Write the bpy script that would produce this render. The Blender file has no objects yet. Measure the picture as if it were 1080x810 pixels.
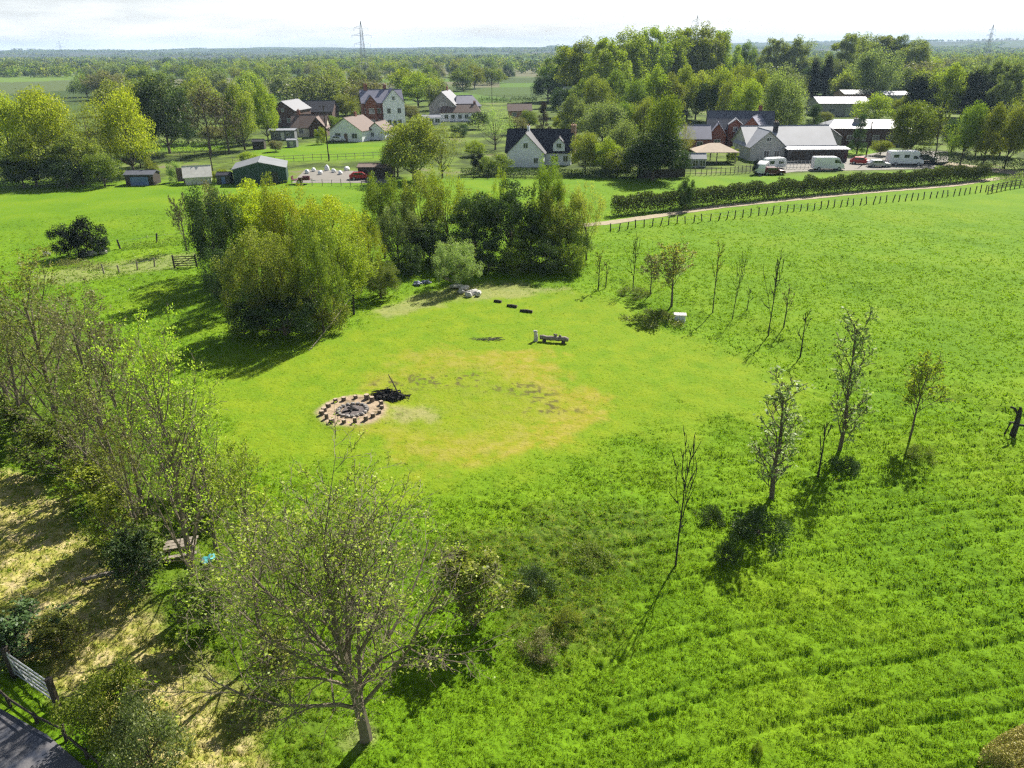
import bpy, math, random
import numpy as np
from mathutils import Vector, Matrix

# ------------------------------------------------------------------ camera, sky, sun, exposure
sc = bpy.context.scene
F_PX, PITCH, ROLL, CAM_H = 771.0, math.radians(24.6), math.radians(0.45), 22.0
cd = bpy.data.cameras.new('camera'); cam = bpy.data.objects.new('camera', cd); sc.collection.objects.link(cam)
cd.sensor_width = 36.0; cd.lens = F_PX / 1080 * 36; cd.clip_start = 0.5; cd.clip_end = 20000
cam.location = (0, 0, CAM_H)
cam.matrix_world = Matrix.Translation((0, 0, CAM_H)) @ Matrix.Rotation(math.pi / 2 - PITCH, 4, 'X') @ Matrix.Rotation(-ROLL, 4, 'Z')
sc.camera = cam

SUN_AZ, SUN_EL = math.radians(32), math.radians(42)          # azimuth clockwise from +Y
world = bpy.data.worlds.new('World'); sc.world = world; world.use_nodes = True
wt = world.node_tree; wt.nodes.clear()
wo = wt.nodes.new('ShaderNodeOutputWorld'); bg = wt.nodes.new('ShaderNodeBackground')
sky = wt.nodes.new('ShaderNodeTexSky'); sky.sky_type = 'NISHITA'; sky.sun_disc = False
sky.sun_elevation = SUN_EL; sky.sun_rotation = SUN_AZ; sky.air_density = 1.0; sky.dust_density = 1.2; sky.ozone_density = 1.5
tc = wt.nodes.new('ShaderNodeTexCoord'); mp = wt.nodes.new('ShaderNodeMapping'); mp.inputs['Scale'].default_value = (2.2, 2.2, 15)
nz = wt.nodes.new('ShaderNodeTexNoise'); nz.inputs['Scale'].default_value = 1.7; nz.inputs['Detail'].default_value = 7; nz.inputs['Roughness'].default_value = .55
rp = wt.nodes.new('ShaderNodeValToRGB'); rp.color_ramp.elements[0].position = .40; rp.color_ramp.elements[1].position = .60
rp.color_ramp.elements[0].color = (.48, .48, .48, 1); rp.color_ramp.elements[1].color = (1, 1, 1, 1)
mx = wt.nodes.new('ShaderNodeMixRGB'); mx.inputs['Color2'].default_value = (18.5, 18.7, 19.1, 1)
sepw = wt.nodes.new('ShaderNodeSeparateXYZ'); mr = wt.nodes.new('ShaderNodeMapRange')
mr.inputs['From Min'].default_value = .0; mr.inputs['From Max'].default_value = .35; mr.inputs['To Min'].default_value = 1.0; mr.inputs['To Max'].default_value = .06
mu = wt.nodes.new('ShaderNodeMath'); mu.operation = 'MULTIPLY'
wt.links.new(tc.outputs['Generated'], mp.inputs['Vector']); wt.links.new(mp.outputs[0], nz.inputs['Vector'])
wt.links.new(nz.outputs['Fac'], rp.inputs[0]); wt.links.new(tc.outputs['Generated'], sepw.inputs[0]); wt.links.new(sepw.outputs['Z'], mr.inputs['Value'])
wt.links.new(rp.outputs[0], mu.inputs[0]); wt.links.new(mr.outputs[0], mu.inputs[1])
wt.links.new(mu.outputs[0], mx.inputs['Fac']); wt.links.new(sky.outputs[0], mx.inputs['Color1']); wt.links.new(mx.outputs[0], bg.inputs['Color'])
bg.inputs['Strength'].default_value = 0.040; wt.links.new(bg.outputs[0], wo.inputs[0])

sd_ = bpy.data.lights.new('sun', 'SUN'); sd_.energy = 5.0; sd_.angle = math.radians(.53); sd_.color = (1, .95, .86)
sun = bpy.data.objects.new('sun', sd_); sc.collection.objects.link(sun)
sdir = Vector((math.sin(SUN_AZ) * math.cos(SUN_EL), math.cos(SUN_AZ) * math.cos(SUN_EL), math.sin(SUN_EL)))
sun.rotation_euler = sdir.to_track_quat('Z', 'Y').to_euler(); sun.location = sdir * 60

sc.view_settings.view_transform = 'Standard'; sc.view_settings.look = 'None'; sc.view_settings.gamma = 1
sc.view_settings.use_curve_mapping = False; sc.view_settings.exposure = 1.08
cy = sc.cycles
cy.max_bounces = 5; cy.diffuse_bounces = 2; cy.glossy_bounces = 2; cy.transmission_bounces = 3; cy.volume_bounces = 0; cy.transparent_max_bounces = 6
cy.use_denoising = False; cy.denoiser = 'OPENIMAGEDENOISE'; cy.denoising_input_passes = 'RGB_ALBEDO_NORMAL'; cy.denoising_prefilter = 'ACCURATE'; cy.use_adaptive_sampling = False; cy.pixel_filter_type = 'BLACKMAN_HARRIS'; cy.filter_width = 1.3
cy.sample_clamp_indirect = 4; cy.use_light_tree = False; cy.caustics_reflective = False; cy.caustics_refractive = False

# ------------------------------------------------------------------ photo pixel (1080x810) -> world
cP, sP, cR, sR = math.cos(PITCH), math.sin(PITCH), math.cos(ROLL), math.sin(ROLL)
def ray(u, v):
    x = (u - 540) / F_PX; y = (405 - v) / F_PX
    x2 = x * cR + y * sR; y2 = -x * sR + y * cR
    return (x2, cP + y2 * sP, -sP + y2 * cP)
def G(u, v):
    r = ray(u, v); t = -CAM_H / r[2]; return (r[0] * t, r[1] * t)
def GP(pts): return np.array([G(u, v) for u, v in pts])
def scale_at(Y): return F_PX / (Y * cP + CAM_H * sP)         # photo pixels per metre

# ------------------------------------------------------------------ noise and distance helpers
def _hash(ix, iy, s):
    n = (ix.astype(np.int64) * 374761393 + iy.astype(np.int64) * 668265263 + s * 1442695041) & 0x7fffffff
    n = ((n ^ (n >> 13)) * 1274126177) & 0x7fffffff
    return ((n ^ (n >> 16)) & 0xffff) / 65535.0
def vnoise(x, y, s=0):
    ix = np.floor(x); iy = np.floor(y); fx = x - ix; fy = y - iy
    fx = fx * fx * (3 - 2 * fx); fy = fy * fy * (3 - 2 * fy)
    a = _hash(ix, iy, s); b = _hash(ix + 1, iy, s); c = _hash(ix, iy + 1, s); d = _hash(ix + 1, iy + 1, s)
    return (a * (1 - fx) + b * fx) * (1 - fy) + (c * (1 - fx) + d * fx) * fy
def fbm(x, y, s=0, o=4):
    t = 0; a = .5; n = 0
    for k in range(o):
        t = t + a * vnoise(x * 2 ** k, y * 2 ** k, s + k * 17); n += a; a *= .55
    return t / n
def sdist(poly, X, Y):
    """signed distance to a polygon, negative inside"""
    d2 = np.full(X.shape, 1e18); ins = np.zeros(X.shape, bool); n = len(poly)
    for i in range(n):
        ax, ay = poly[i]; bx, by = poly[(i + 1) % n]
        ex, ey = bx - ax, by - ay; wx, wy = X - ax, Y - ay
        t = np.clip((wx * ex + wy * ey) / (ex * ex + ey * ey), 0, 1)
        d2 = np.minimum(d2, (wx - ex * t) ** 2 + (wy - ey * t) ** 2)
        c = ((ay <= Y) & (by > Y)) | ((by <= Y) & (ay > Y))
        ins ^= c & (X < ax + (Y - ay) / (ey if abs(ey) > 1e-9 else 1e-9) * ex)
    d = np.sqrt(d2); return np.where(ins, -d, d)
def ldist(pts, X, Y):
    d2 = np.full(np.shape(X), 1e18)
    for i in range(len(pts) - 1):
        ax, ay = pts[i]; bx, by = pts[i + 1]; ex, ey = bx - ax, by - ay; wx, wy = X - ax, Y - ay
        t = np.clip((wx * ex + wy * ey) / (ex * ex + ey * ey), 0, 1)
        d2 = np.minimum(d2, (wx - ex * t) ** 2 + (wy - ey * t) ** 2)
    return np.sqrt(d2)
def sm(x, a, b):
    t = np.clip((x - a) / (b - a), 0, 1); return t * t * (3 - 2 * t)

# ------------------------------------------------------------------ the regions of the ground
P_TRACK = GP([(560, 243), (642, 235), (760, 218), (900, 204), (1000, 196), (1062, 187), (1120, 178)])
P_ROAD = GP([(-60, 712), (0, 748), (50, 776), (92, 812), (125, 850), (60, 900), (-120, 900)])
P_MOWN = GP([(190, 412), (300, 370), (378, 338), (430, 312), (520, 298), (640, 312), (700, 340), (760, 372), (850, 400), (870, 425), (760, 440), (650, 470), (560, 505), (430, 520), (330, 500), (230, 480)])
P_STRAW = GP([(-40, 470), (50, 505), (110, 570), (150, 632), (215, 690), (285, 745), (310, 830), (150, 860), (90, 740), (-80, 640)])
P_TAN = GP([(30, 292), (90, 280), (150, 273), (205, 268), (205, 281), (130, 290), (60, 300)])
P_BARE = GP([(395, 328), (450, 306), (500, 300), (560, 299), (600, 304), (560, 312), (470, 318), (430, 330)])
P_YARD = GP([(800, 186), (840, 181), (985, 178), (1000, 172), (1000, 160), (940, 158), (900, 166), (800, 172)])
P_LYARD = GP([(308, 193), (410, 193), (402, 181), (322, 179)])
P_LANE = GP([(960, 172), (1000, 176), (1100, 188), (1100, 184), (1000, 171)])
P_LAWNS = [GP(q) for q in ([(255, 172), (410, 168), (408, 150), (330, 152), (268, 158)], [(140, 160), (240, 158), (235, 150), (150, 152)], [(505, 108), (565, 107), (560, 98), (505, 99)], [(585, 191), (700, 190), (800, 187), (900, 183), (1010, 178), (1080, 190), (1080, 240), (585, 240)], [(895, 163), (940, 163), (940, 157), (895, 157)])]
C_RING = G(492, 424); C_PIT = G(372, 432)
def vband(X, Y):
    return 22 * cP
def rows_dir(): 
    a = G(800, 700); b = G(1080, 590); d = np.array([b[0] - a[0], b[1] - a[1]]); return d / np.linalg.norm(d)
RD = rows_dir()
HEDGE_LINE = GP([(640, 300), (720, 330), (800, 350), (880, 400), (1080, 450)])

def terrain_masks(X, Y):
    r = np.hypot(X, Y); w = fbm(X * .35, Y * .35, 5) - .5; w2 = fbm(X * 1.3, Y * 1.3, 9) - .5
    m = {}
    m['flat'] = np.maximum(1 - sm(ldist(P_TRACK, X, Y), 1.8, 3.2), 1 - sm(sdist(P_ROAD, X, Y), .2, .9))
    m['flat'] = np.maximum(m['flat'], sm(Y, 128, 140))
    m['pit'] = 1 - sm(np.hypot(X - C_PIT[0], Y - C_PIT[1]), 1.9, 2.3)
    m['mown'] = 1 - sm(sdist(P_MOWN, X, Y) + w * 7 + w2 * 2.5, -2.4, 2.4)
    rr = np.hypot((X - C_RING[0]), (Y - C_RING[1]) * np.where(Y < C_RING[1], 1.22, .95))
    m['ring'] = (1 - sm(rr + w * 8 + w2 * 3, 7.8, 10.6)) * (0.35 + .65 * sm(rr + w * 5, 4, 8)) * (.65 + .35 * sm(X, C_RING[0] - 6, C_RING[0] + 4))
    m['straw'] = 1 - sm(sdist(P_STRAW, X, Y) + w * 2.2 + w2 * 1.6, -.6, .5)
    t = 1 - sm(sdist(P_TAN, X, Y) + w * 2 + w2, -.6, .8)
    b = 1 - sm(sdist(P_BARE, X, Y) + w * 3.5 + w2 * 1.5, -.5, .9)
    rp_ = np.hypot(X - C_PIT[0], Y - C_PIT[1])
    c = 1 - sm(rp_ + w2 * .5, 2.0, 2.7)
    e = (1 - sm(np.hypot((X - G(435, 434)[0]) * .6, Y - G(435, 434)[1]) + w2 * 2, .6, 1.8)) * .4
    near_tree = 1 - sm(np.hypot(X - G(380, 775)[0], Y - G(375, 775)[1]) + w2 * 1.2, .3, .9)
    m['bare'] = np.maximum.reduce([t * .32, b * .36, c, e, near_tree * .3])
    # molehill-like dark crumbs in an arc over the ring, and rough patches
    g1 = G(478, 398); arc = np.abs(np.hypot((X - G(478, 425)[0]) * .72, (Y - G(478, 425)[1])) - 4.4)
    sp = sm(vnoise(X * 5.1, Y * 5.1, 31) * .6 + .7 * vnoise(X * 2.0, Y * 2.0, 33), .74, .92) * .85
    m['crumb'] = sp * (1 - sm(arc + w * 4, .7, 2.2)) * (Y > G(478, 425)[1] - 1.5)
    q = G(590, 640); q2 = G(575, 590); q3 = G(620, 560)
    rough = np.maximum.reduce([1 - sm(np.hypot(X - q[0], Y - q[1]) + w * 3, 1.2, 4.4), 1 - sm(np.hypot((X - q2[0]) * .6, Y - q2[1]) + w * 3, 1.4, 4.4), (1 - sm(np.hypot((X - q3[0]) * .5, (Y - q3[1])) + w * 4, 1, 3.2)) * .7])
    m['rough'] = rough
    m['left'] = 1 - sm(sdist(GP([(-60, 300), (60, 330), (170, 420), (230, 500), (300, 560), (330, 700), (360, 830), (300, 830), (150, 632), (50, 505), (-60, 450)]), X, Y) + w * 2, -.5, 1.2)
    m['hedgeline'] = 1 - sm(ldist(HEDGE_LINE, X, Y) + w * 5, .6, 2.8)
    return m

def groove(X, Y):
    """old mowing lines sweeping across the lower right of the meadow"""
    perp = X * -RD[1] + Y * RD[0]; al = X * RD[0] + Y * RD[1]
    q = (perp + 1.0 * fbm(X * .10, Y * .10, 7, 2) + .004 * al * al) / .95; i = np.floor(q); f = np.abs(q - i - .5)
    st = np.clip(_hash(i, i * 0, 55) * 1.6, 0, 1) * sm(vnoise(al * .22, i * 3.1, 93) + .5 * vnoise(X * 1.8, Y * 1.8, 95), .35, .8)
    return np.clip(1 - f / .21, 0, 1) * st * sm(X + .15 * (40 - Y), 3, 9) * (1 - sm(Y, 38, 55))

def terrain_h(X, Y, m=None):
    X = np.asarray(X, float); Y = np.asarray(Y, float)
    if m is None: m = terrain_masks(X, Y)
    r = np.hypot(X, Y)
    und = (fbm(X * .05, Y * .05, 3, 2) - .5) * .55
    lump = (fbm(X * .35, Y * .35, 11, 3) - .5) * .4 * (1 - .7 * m['mown']) * (1 - .3 * m['straw'])
    tus = (fbm(X * 2.1, Y * 2.1, 23, 3) - .5) * .13 * (1 - .85 * m['mown'])
    tus += (fbm(X * 7, Y * 7, 41, 2) - .5) * .09 * (1 - .7 * m['mown']) * (r < 60)
    perp = X * -RD[1] + Y * RD[0]
    gr = groove(X, Y) * (1 - m['mown'])
    dimp = sm(fbm(X * 2.4, Y * 4.2, 101, 3), .60, .74) * (1 - .8 * m['mown']) * (r < 90)
    rows = -.22 * gr - .11 * dimp + 0 * np.sin((perp + 1.2 * (fbm(X * .08, Y * .08, 7, 2) - .5)) * 2 * math.pi / 1.9) * (.05 + .14 * vnoise(X * .15, Y * .15, 91) * vnoise(perp * .4, perp * 0, 92)) * sm(X, 2, 9) * (1 - m['mown']) * (1 - sm(r, 50, 75))
    h = (und + lump + tus + rows) * (1 - m['flat']) * (1 - sm(r, 110, 135))
    h = h - .25 * m['hedgeline'] * (1 - m['flat']) * sm(r, 10, 20) + .3 * m['rough'] * fbm(X * 1.6, Y * 1.6, 51, 3)
    a = np.arctan2(X, np.maximum(Y, 1e-3))
    far = sm(r, 2400, 6200) * (14 + 46 * fbm(a * 7 + 3, r * .0006, 77, 4) * (1 + .35 * sm(a, .0, .7)))
    mid = sm(r, 600, 1500) * 5 * fbm(a * 4 + 1, r * .002, 79, 3)
    h = h * (1 - (1 - sm(np.hypot(X - C_PIT[0], Y - C_PIT[1]), 2.2, 3.2)) * .95)
    return h + np.where(Y > 0, far + mid, 0)
def TH(x, y): return float(terrain_h(np.array([x]), np.array([y]))[0])

# ------------------------------------------------------------------ materials
MATS = {}
def nodes(name):
    m = bpy.data.materials.new(name); m.use_nodes = True; t = m.node_tree; t.nodes.clear()
    o = t.nodes.new('ShaderNodeOutputMaterial'); return m, t, o
def mat(name, col, rough=.7, var=.15, sc_=3.0, metal=0.0, bump=0.0, col2=None, spec=.4, emit=None):
    m, t, o = nodes(name); b = t.nodes.new('ShaderNodeBsdfPrincipled'); L = t.links
    tcx = t.nodes.new('ShaderNodeTexCoord'); n = t.nodes.new('ShaderNodeTexNoise'); n.inputs['Scale'].default_value = sc_; n.inputs['Detail'].default_value = 6
    L.new(tcx.outputs['Object'], n.inputs['Vector'])
    r = t.nodes.new('ShaderNodeValToRGB'); r.color_ramp.elements[0].position = .3; r.color_ramp.elements[1].position = .7
    c2 = col2 or tuple(min(1, c * (1 + var)) for c in col)
    r.color_ramp.elements[0].color = (*[c * (1 - var) for c in col], 1); r.color_ramp.elements[1].color = (*c2, 1)
    L.new(n.outputs['Fac'], r.inputs[0]); L.new(r.outputs[0], b.inputs['Base Color'])
    b.inputs['Roughness'].default_value = rough; b.inputs['Metallic'].default_value = metal; b.inputs['Specular IOR Level'].default_value = spec
    if bump:
        bp = t.nodes.new('ShaderNodeBump'); bp.inputs['Strength'].default_value = bump; bp.inputs['Distance'].default_value = .05
        L.new(n.outputs['Fac'], bp.inputs['Height']); L.new(bp.outputs[0], b.inputs['Normal'])
    L.new(b.outputs[0], o.inputs[0]); MATS[name] = m; return m
def leafmat(name, c1, c2, trans=.42, gloss=.015):
    """foliage: each leaf picks its own tone between c1 and c2, each tree is shifted a little"""
    m, t, o = nodes(name); L = t.links
    g = t.nodes.new('ShaderNodeNewGeometry'); r = t.nodes.new('ShaderNodeValToRGB'); e = r.color_ramp.elements
    e[0].color = (*c1, 1); e[1].color = (*c2, 1); e[0].position = .1; e[1].position = .9
    L.new(g.outputs['Random Per Island'], r.inputs[0])
    oi = t.nodes.new('ShaderNodeObjectInfo'); hs = t.nodes.new('ShaderNodeHueSaturation')
    mv = t.nodes.new('ShaderNodeMapRange'); mv.inputs['To Min'].default_value = .78; mv.inputs['To Max'].default_value = 1.22
    mh = t.nodes.new('ShaderNodeMapRange'); mh.inputs['To Min'].default_value = .492; mh.inputs['To Max'].default_value = .515
    L.new(oi.outputs['Random'], mv.inputs['Value']); L.new(oi.outputs['Random'], mh.inputs['Value'])
    L.new(mv.outputs[0], hs.inputs['Value']); L.new(mh.outputs[0], hs.inputs['Hue']); L.new(r.outputs[0], hs.inputs['Color'])
    d = t.nodes.new('ShaderNodeBsdfDiffuse'); tr = t.nodes.new('ShaderNodeBsdfTranslucent'); mxs = t.nodes.new('ShaderNodeMixShader')
    gl = t.nodes.new('ShaderNodeBsdfGlossy'); gl.inputs['Roughness'].default_value = .45; gl.inputs['Color'].default_value = (.8, .8, .8, 1)
    m2 = t.nodes.new('ShaderNodeMixShader'); m2.inputs[0].default_value = gloss
    tcx = t.nodes.new('ShaderNodeMixRGB'); tcx.blend_type = 'MULTIPLY'; tcx.inputs[0].default_value = 1; tcx.inputs[2].default_value = (1.1, 1.25, .45, 1)
    L.new(hs.outputs[0], d.inputs[0]); L.new(hs.outputs[0], tcx.inputs[1]); L.new(tcx.outputs[0], tr.inputs[0])
    mxs.inputs[0].default_value = trans; L.new(d.outputs[0], mxs.inputs[1]); L.new(tr.outputs[0], mxs.inputs[2])
    L.new(mxs.outputs[0], m2.inputs[1]); L.new(gl.outputs[0], m2.inputs[2]); L.new(m2.outputs[0], o.inputs[0]); MATS[name] = m; return m
leafmat('leaf_yellow', (.25, .29, .025), (.52, .52, .045))
leafmat('leaf_lime', (.17, .22, .025), (.39, .42, .05))
leafmat('leaf_green', (.095, .14, .025), (.26, .31, .05))
leafmat('leaf_olive', (.14, .165, .035), (.34, .35, .07))
leafmat('leaf_grey', (.12, .15, .065), (.28, .31, .13))
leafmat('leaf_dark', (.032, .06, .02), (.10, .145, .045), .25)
leafmat('leaf_hedge', (.04, .06, .02), (.13, .15, .04), .3)
leafmat('leaf_bud', (.23, .32, .035), (.46, .53, .07))
leafmat('leaf_black', (0.008, 0.014, 0.008), (0.020, 0.030, 0.014), .1)
leafmat('leaf_brown', (.16, .155, .07), (.32, .31, .13), .3)
leafmat('leaf_purple', (0.030, 0.016, 0.016), (0.060, 0.035, 0.030), .2)
leafmat('leaf_pale', (0.195, 0.270, 0.090), (0.390, 0.450, 0.195))
leafmat('leaf_straw', (.20, .17, .06), (.38, .31, .11), .2)
leafmat('leaf_gold', (.25, .25, .06), (.44, .43, .12))
leafmat('blade', (.135, .215, .007), (.235, .320, .012), .48, .02)
leafmat('blade_dry', (0.195, 0.221, 0.026), (0.390, 0.351, 0.078), .4, .03)
mat('bark', (.12, .095, .07), .9, .3, 8); mat('bark_pale', (.25, .21, .16), .9, .25, 6); mat('bark_dark', (.035, .03, .025), .9, .3, 8)
mat('twig', (.16, .13, .09), .85, .25, 5); mat('wood_grey', (.22, .19, .15), .85, .25, 5); mat('wood_dark', (.05, .04, .03), .85, .3, 5)
mat('wood_cut', (.36, .28, .20), .8, .15, 9); mat('wood_brown', (.16, .10, .06), .8, .25, 5)
mat('white_wall', (.82, .84, .87), .8, .06, .6); mat('cream_wall', (.62, .57, .46), .8, .08, .6); mat('grey_wall', (.30, .29, .28), .8, .1, .8)
mat('brick', (.23, .09, .06), .9, .25, 4); mat('brick_pale', (.36, .22, .15), .9, .2, 4); mat('brick_dark', (.10, .06, .05), .9, .2, 4)
mat('slate', (.09, .095, .115), .62, .2, 1.5, spec=.5); mat('slate_dark', (.028, .028, .036), .6, .3, 1.5); mat('slate_lilac', (.19, .19, .25), .65, .15, 1.5)
mat('tile_brown', (.15, .105, .085), .8, .2, 2); mat('tile_tan', (.42, .33, .24), .8, .12, 2); mat('sheet_pale', (.28, .29, .32), .6, .12, .5); mat('sheet_grey', (.17, .18, .19), .7, .15, .5)
mat('sheet_green', (.020, .055, .045), .55, .15, .7); mat('render_grey', (.42, .42, .40), .8, .1, 1)
mat('glass', (.03, .04, .05), .12, .2, .5, spec=.8); mat('frame_white', (.75, .75, .75), .5, .04, 1); mat('rubber', (.02, .02, .02), .85, .2, 5)
mat('paint_white', (.78, .79, .80), .35, .03, 1); mat('paint_red', (.35, .02, .02), .35, .1, 1); mat('paint_maroon', (.09, .015, .015), .4, .1, 1)
mat('paint_dark', (.03, .03, .035), .35, .2, 1); mat('paint_blue', (.08, .14, .30), .4, .1, 1); mat('paint_silver', (.42, .43, .45), .35, .05, 1, metal=.4)
mat('steel', (.55, .56, .58), .35, .1, 6, metal=.7); mat('galv', (.30, .31, .32), .5, .15, 3, metal=.5); mat('lamp_red', (.3, .01, .01), .3); mat('lamp_clear', (.7, .7, .7), .2)
mat('stone_pale', (.48, .46, .42), .85, .15, 6); mat('stone', (.25, .23, .21), .9, .25, 5); mat('ash', (.10, .085, .08), .95, .4, 7); mat('charcoal', (.02, .018, .017), .9, .4, 7)
mat('tarp_teal', (.08, .36, .38), .45, .15, 2); mat('tarp_blue', (.20, .22, .32), .5, .15, 2); mat('canvas', (.52, .50, .46), .8, .12, 2)
mat('gravel_path', (.30, .25, .16), .95, .18, 2.2, bump=.4); mat('yard', (.19, .175, .15), .9, .12, 1.2, bump=.2)

# road: wet tarmac
m, t, o = nodes('tarmac'); b = t.nodes.new('ShaderNodeBsdfPrincipled'); n = t.nodes.new('ShaderNodeTexNoise'); n.inputs['Scale'].default_value = 1.1; n.inputs['Detail'].default_value = 8
g = t.nodes.new('ShaderNodeNewGeometry'); t.links.new(g.outputs['Position'], n.inputs['Vector'])
r = t.nodes.new('ShaderNodeValToRGB'); r.color_ramp.elements[0].position = .42; r.color_ramp.elements[1].position = .62
r.color_ramp.elements[0].color = (.035, .04, .055, 1); r.color_ramp.elements[1].color = (.12, .115, .12, 1); t.links.new(n.outputs['Fac'], r.inputs[0]); t.links.new(r.outputs[0], b.inputs['Base Color'])
r2 = t.nodes.new('ShaderNodeMapRange'); r2.inputs['From Min'].default_value = .42; r2.inputs['From Max'].default_value = .55; r2.inputs['To Min'].default_value = .22; r2.inputs['To Max'].default_value = .75
t.links.new(n.outputs['Fac'], r2.inputs['Value']); t.links.new(r2.outputs[0], b.inputs['Roughness'])
n2 = t.nodes.new('ShaderNodeTexNoise'); n2.inputs['Scale'].default_value = 14; t.links.new(g.outputs['Position'], n2.inputs['Vector'])
bp = t.nodes.new('ShaderNodeBump'); bp.inputs['Strength'].default_value = .5; bp.inputs['Distance'].default_value = .03; t.links.new(n2.outputs['Fac'], bp.inputs['Height']); t.links.new(bp.outputs[0], b.inputs['Normal'])
t.links.new(b.outputs[0], o.inputs[0]); MATS['tarmac'] = m

# grass ground
m, t, o = nodes('meadow'); L = t.links; b = t.nodes.new('ShaderNodeBsdfPrincipled'); b.inputs['Roughness'].default_value = .95; b.inputs['Specular IOR Level'].default_value = .1
g = t.nodes.new('ShaderNodeNewGeometry')
def noise_(s, d=5, r_=.6):
    n = t.nodes.new('ShaderNodeTexNoise'); n.inputs['Scale'].default_value = s; n.inputs['Detail'].default_value = d; n.inputs['Roughness'].default_value = r_
    L.new(g.outputs['Position'], n.inputs['Vector']); return n.outputs['Fac']
def ramp_(src, stops):
    r = t.nodes.new('ShaderNodeValToRGB'); cr = r.color_ramp
    while len(cr.elements) < len(stops): cr.elements.new(.5)
    for e, (p, c) in zip(cr.elements, stops): e.position = p; e.color = (*c, 1)
    L.new(src, r.inputs[0]); return r.outputs[0]
def mix_(f, a, c, mode='MIX'):
    x = t.nodes.new('ShaderNodeMixRGB'); x.blend_type = mode
    if isinstance(f, float): x.inputs[0].default_value = f
    else: L.new(f, x.inputs[0])
    for k, s in ((1, a), (2, c)):
        if isinstance(s, tuple): x.inputs[k].default_value = (*s, 1)
        else: L.new(s, x.inputs[k])
    return x.outputs[0]
def attr_(nm): a = t.nodes.new('ShaderNodeAttribute'); a.attribute_name = nm; return a.outputs['Fac']
base = ramp_(noise_(.12, 4), [(.3, (.095, .195, .006)), (.5, (.125, .230, .007)), (.72, (.165, .255, .009))])
fine = ramp_(noise_(3.2, 6, .75), [(.32, (.45, .5, .5)), (.46, (.9, .92, .85)), (.7, (1.12, 1.08, 1.0))])
base = mix_(.85, base, fine, 'MULTIPLY')
base = mix_(attr_('mown'), base, mix_(.5, ramp_(noise_(.5, 6), [(.35, (.13, .225, .008)), (.65, (.185, .255, .010))]), ramp_(noise_(5, 5, .7), [(.35, (.8, .85, .8)), (.6, (1.05, 1.05, 1.0))]), 'MULTIPLY'))
base = mix_(attr_('ring'), base, ramp_(noise_(1.1, 7, .65), [(.32, (.17, .235, .010)), (.46, (.235, .235, .016)), (.62, (.29, .255, .05))]))
base = mix_(attr_('straw'), base, ramp_(noise_(1.3, 8, .7), [(.34, (.19, .23, .03)), (.47, (.31, .29, .07)), (.60, (.46, .38, .18)), (.75, (.34, .26, .14))]))
base = mix_(attr_('bare'), base, ramp_(noise_(2.2, 8, .7), [(.3, (.23, .17, .11)), (.6, (.40, .31, .21))]))
base = mix_(attr_('crumb'), base, (.085, .07, .03))
base = mix_(attr_('rough'), base, ramp_(noise_(1.8, 8, .75), [(.36, (.03, .05, .01)), (.50, (.075, .13, .012)), (.62, (.17, .20, .03)), (.74, (.27, .20, .12))]))
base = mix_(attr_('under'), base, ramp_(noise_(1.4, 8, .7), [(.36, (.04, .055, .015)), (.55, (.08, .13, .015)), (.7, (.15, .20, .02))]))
vc = t.nodes.new('ShaderNodeAttribute'); vc.attribute_name = 'farcol'
base = mix_(attr_('farw'), base, vc.outputs['Color'])
base = mix_(attr_('garden'), base, ramp_(noise_(.09, 7, .7), [(.38, (.035, .055, .012)), (.48, (.07, .10, .018)), (.56, (.12, .18, .02)), (.66, (.16, .145, .085))]))
L.new(base, b.inputs['Base Color'])
bp = t.nodes.new('ShaderNodeBump'); bp.inputs['Strength'].default_value = .7; bp.inputs['Distance'].default_value = .12; L.new(noise_(4.5, 5, .7), bp.inputs['Height']); L.new(bp.outputs[0], b.inputs['Normal'])
L.new(b.outputs[0], o.inputs[0]); MATS['meadow'] = m

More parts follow.
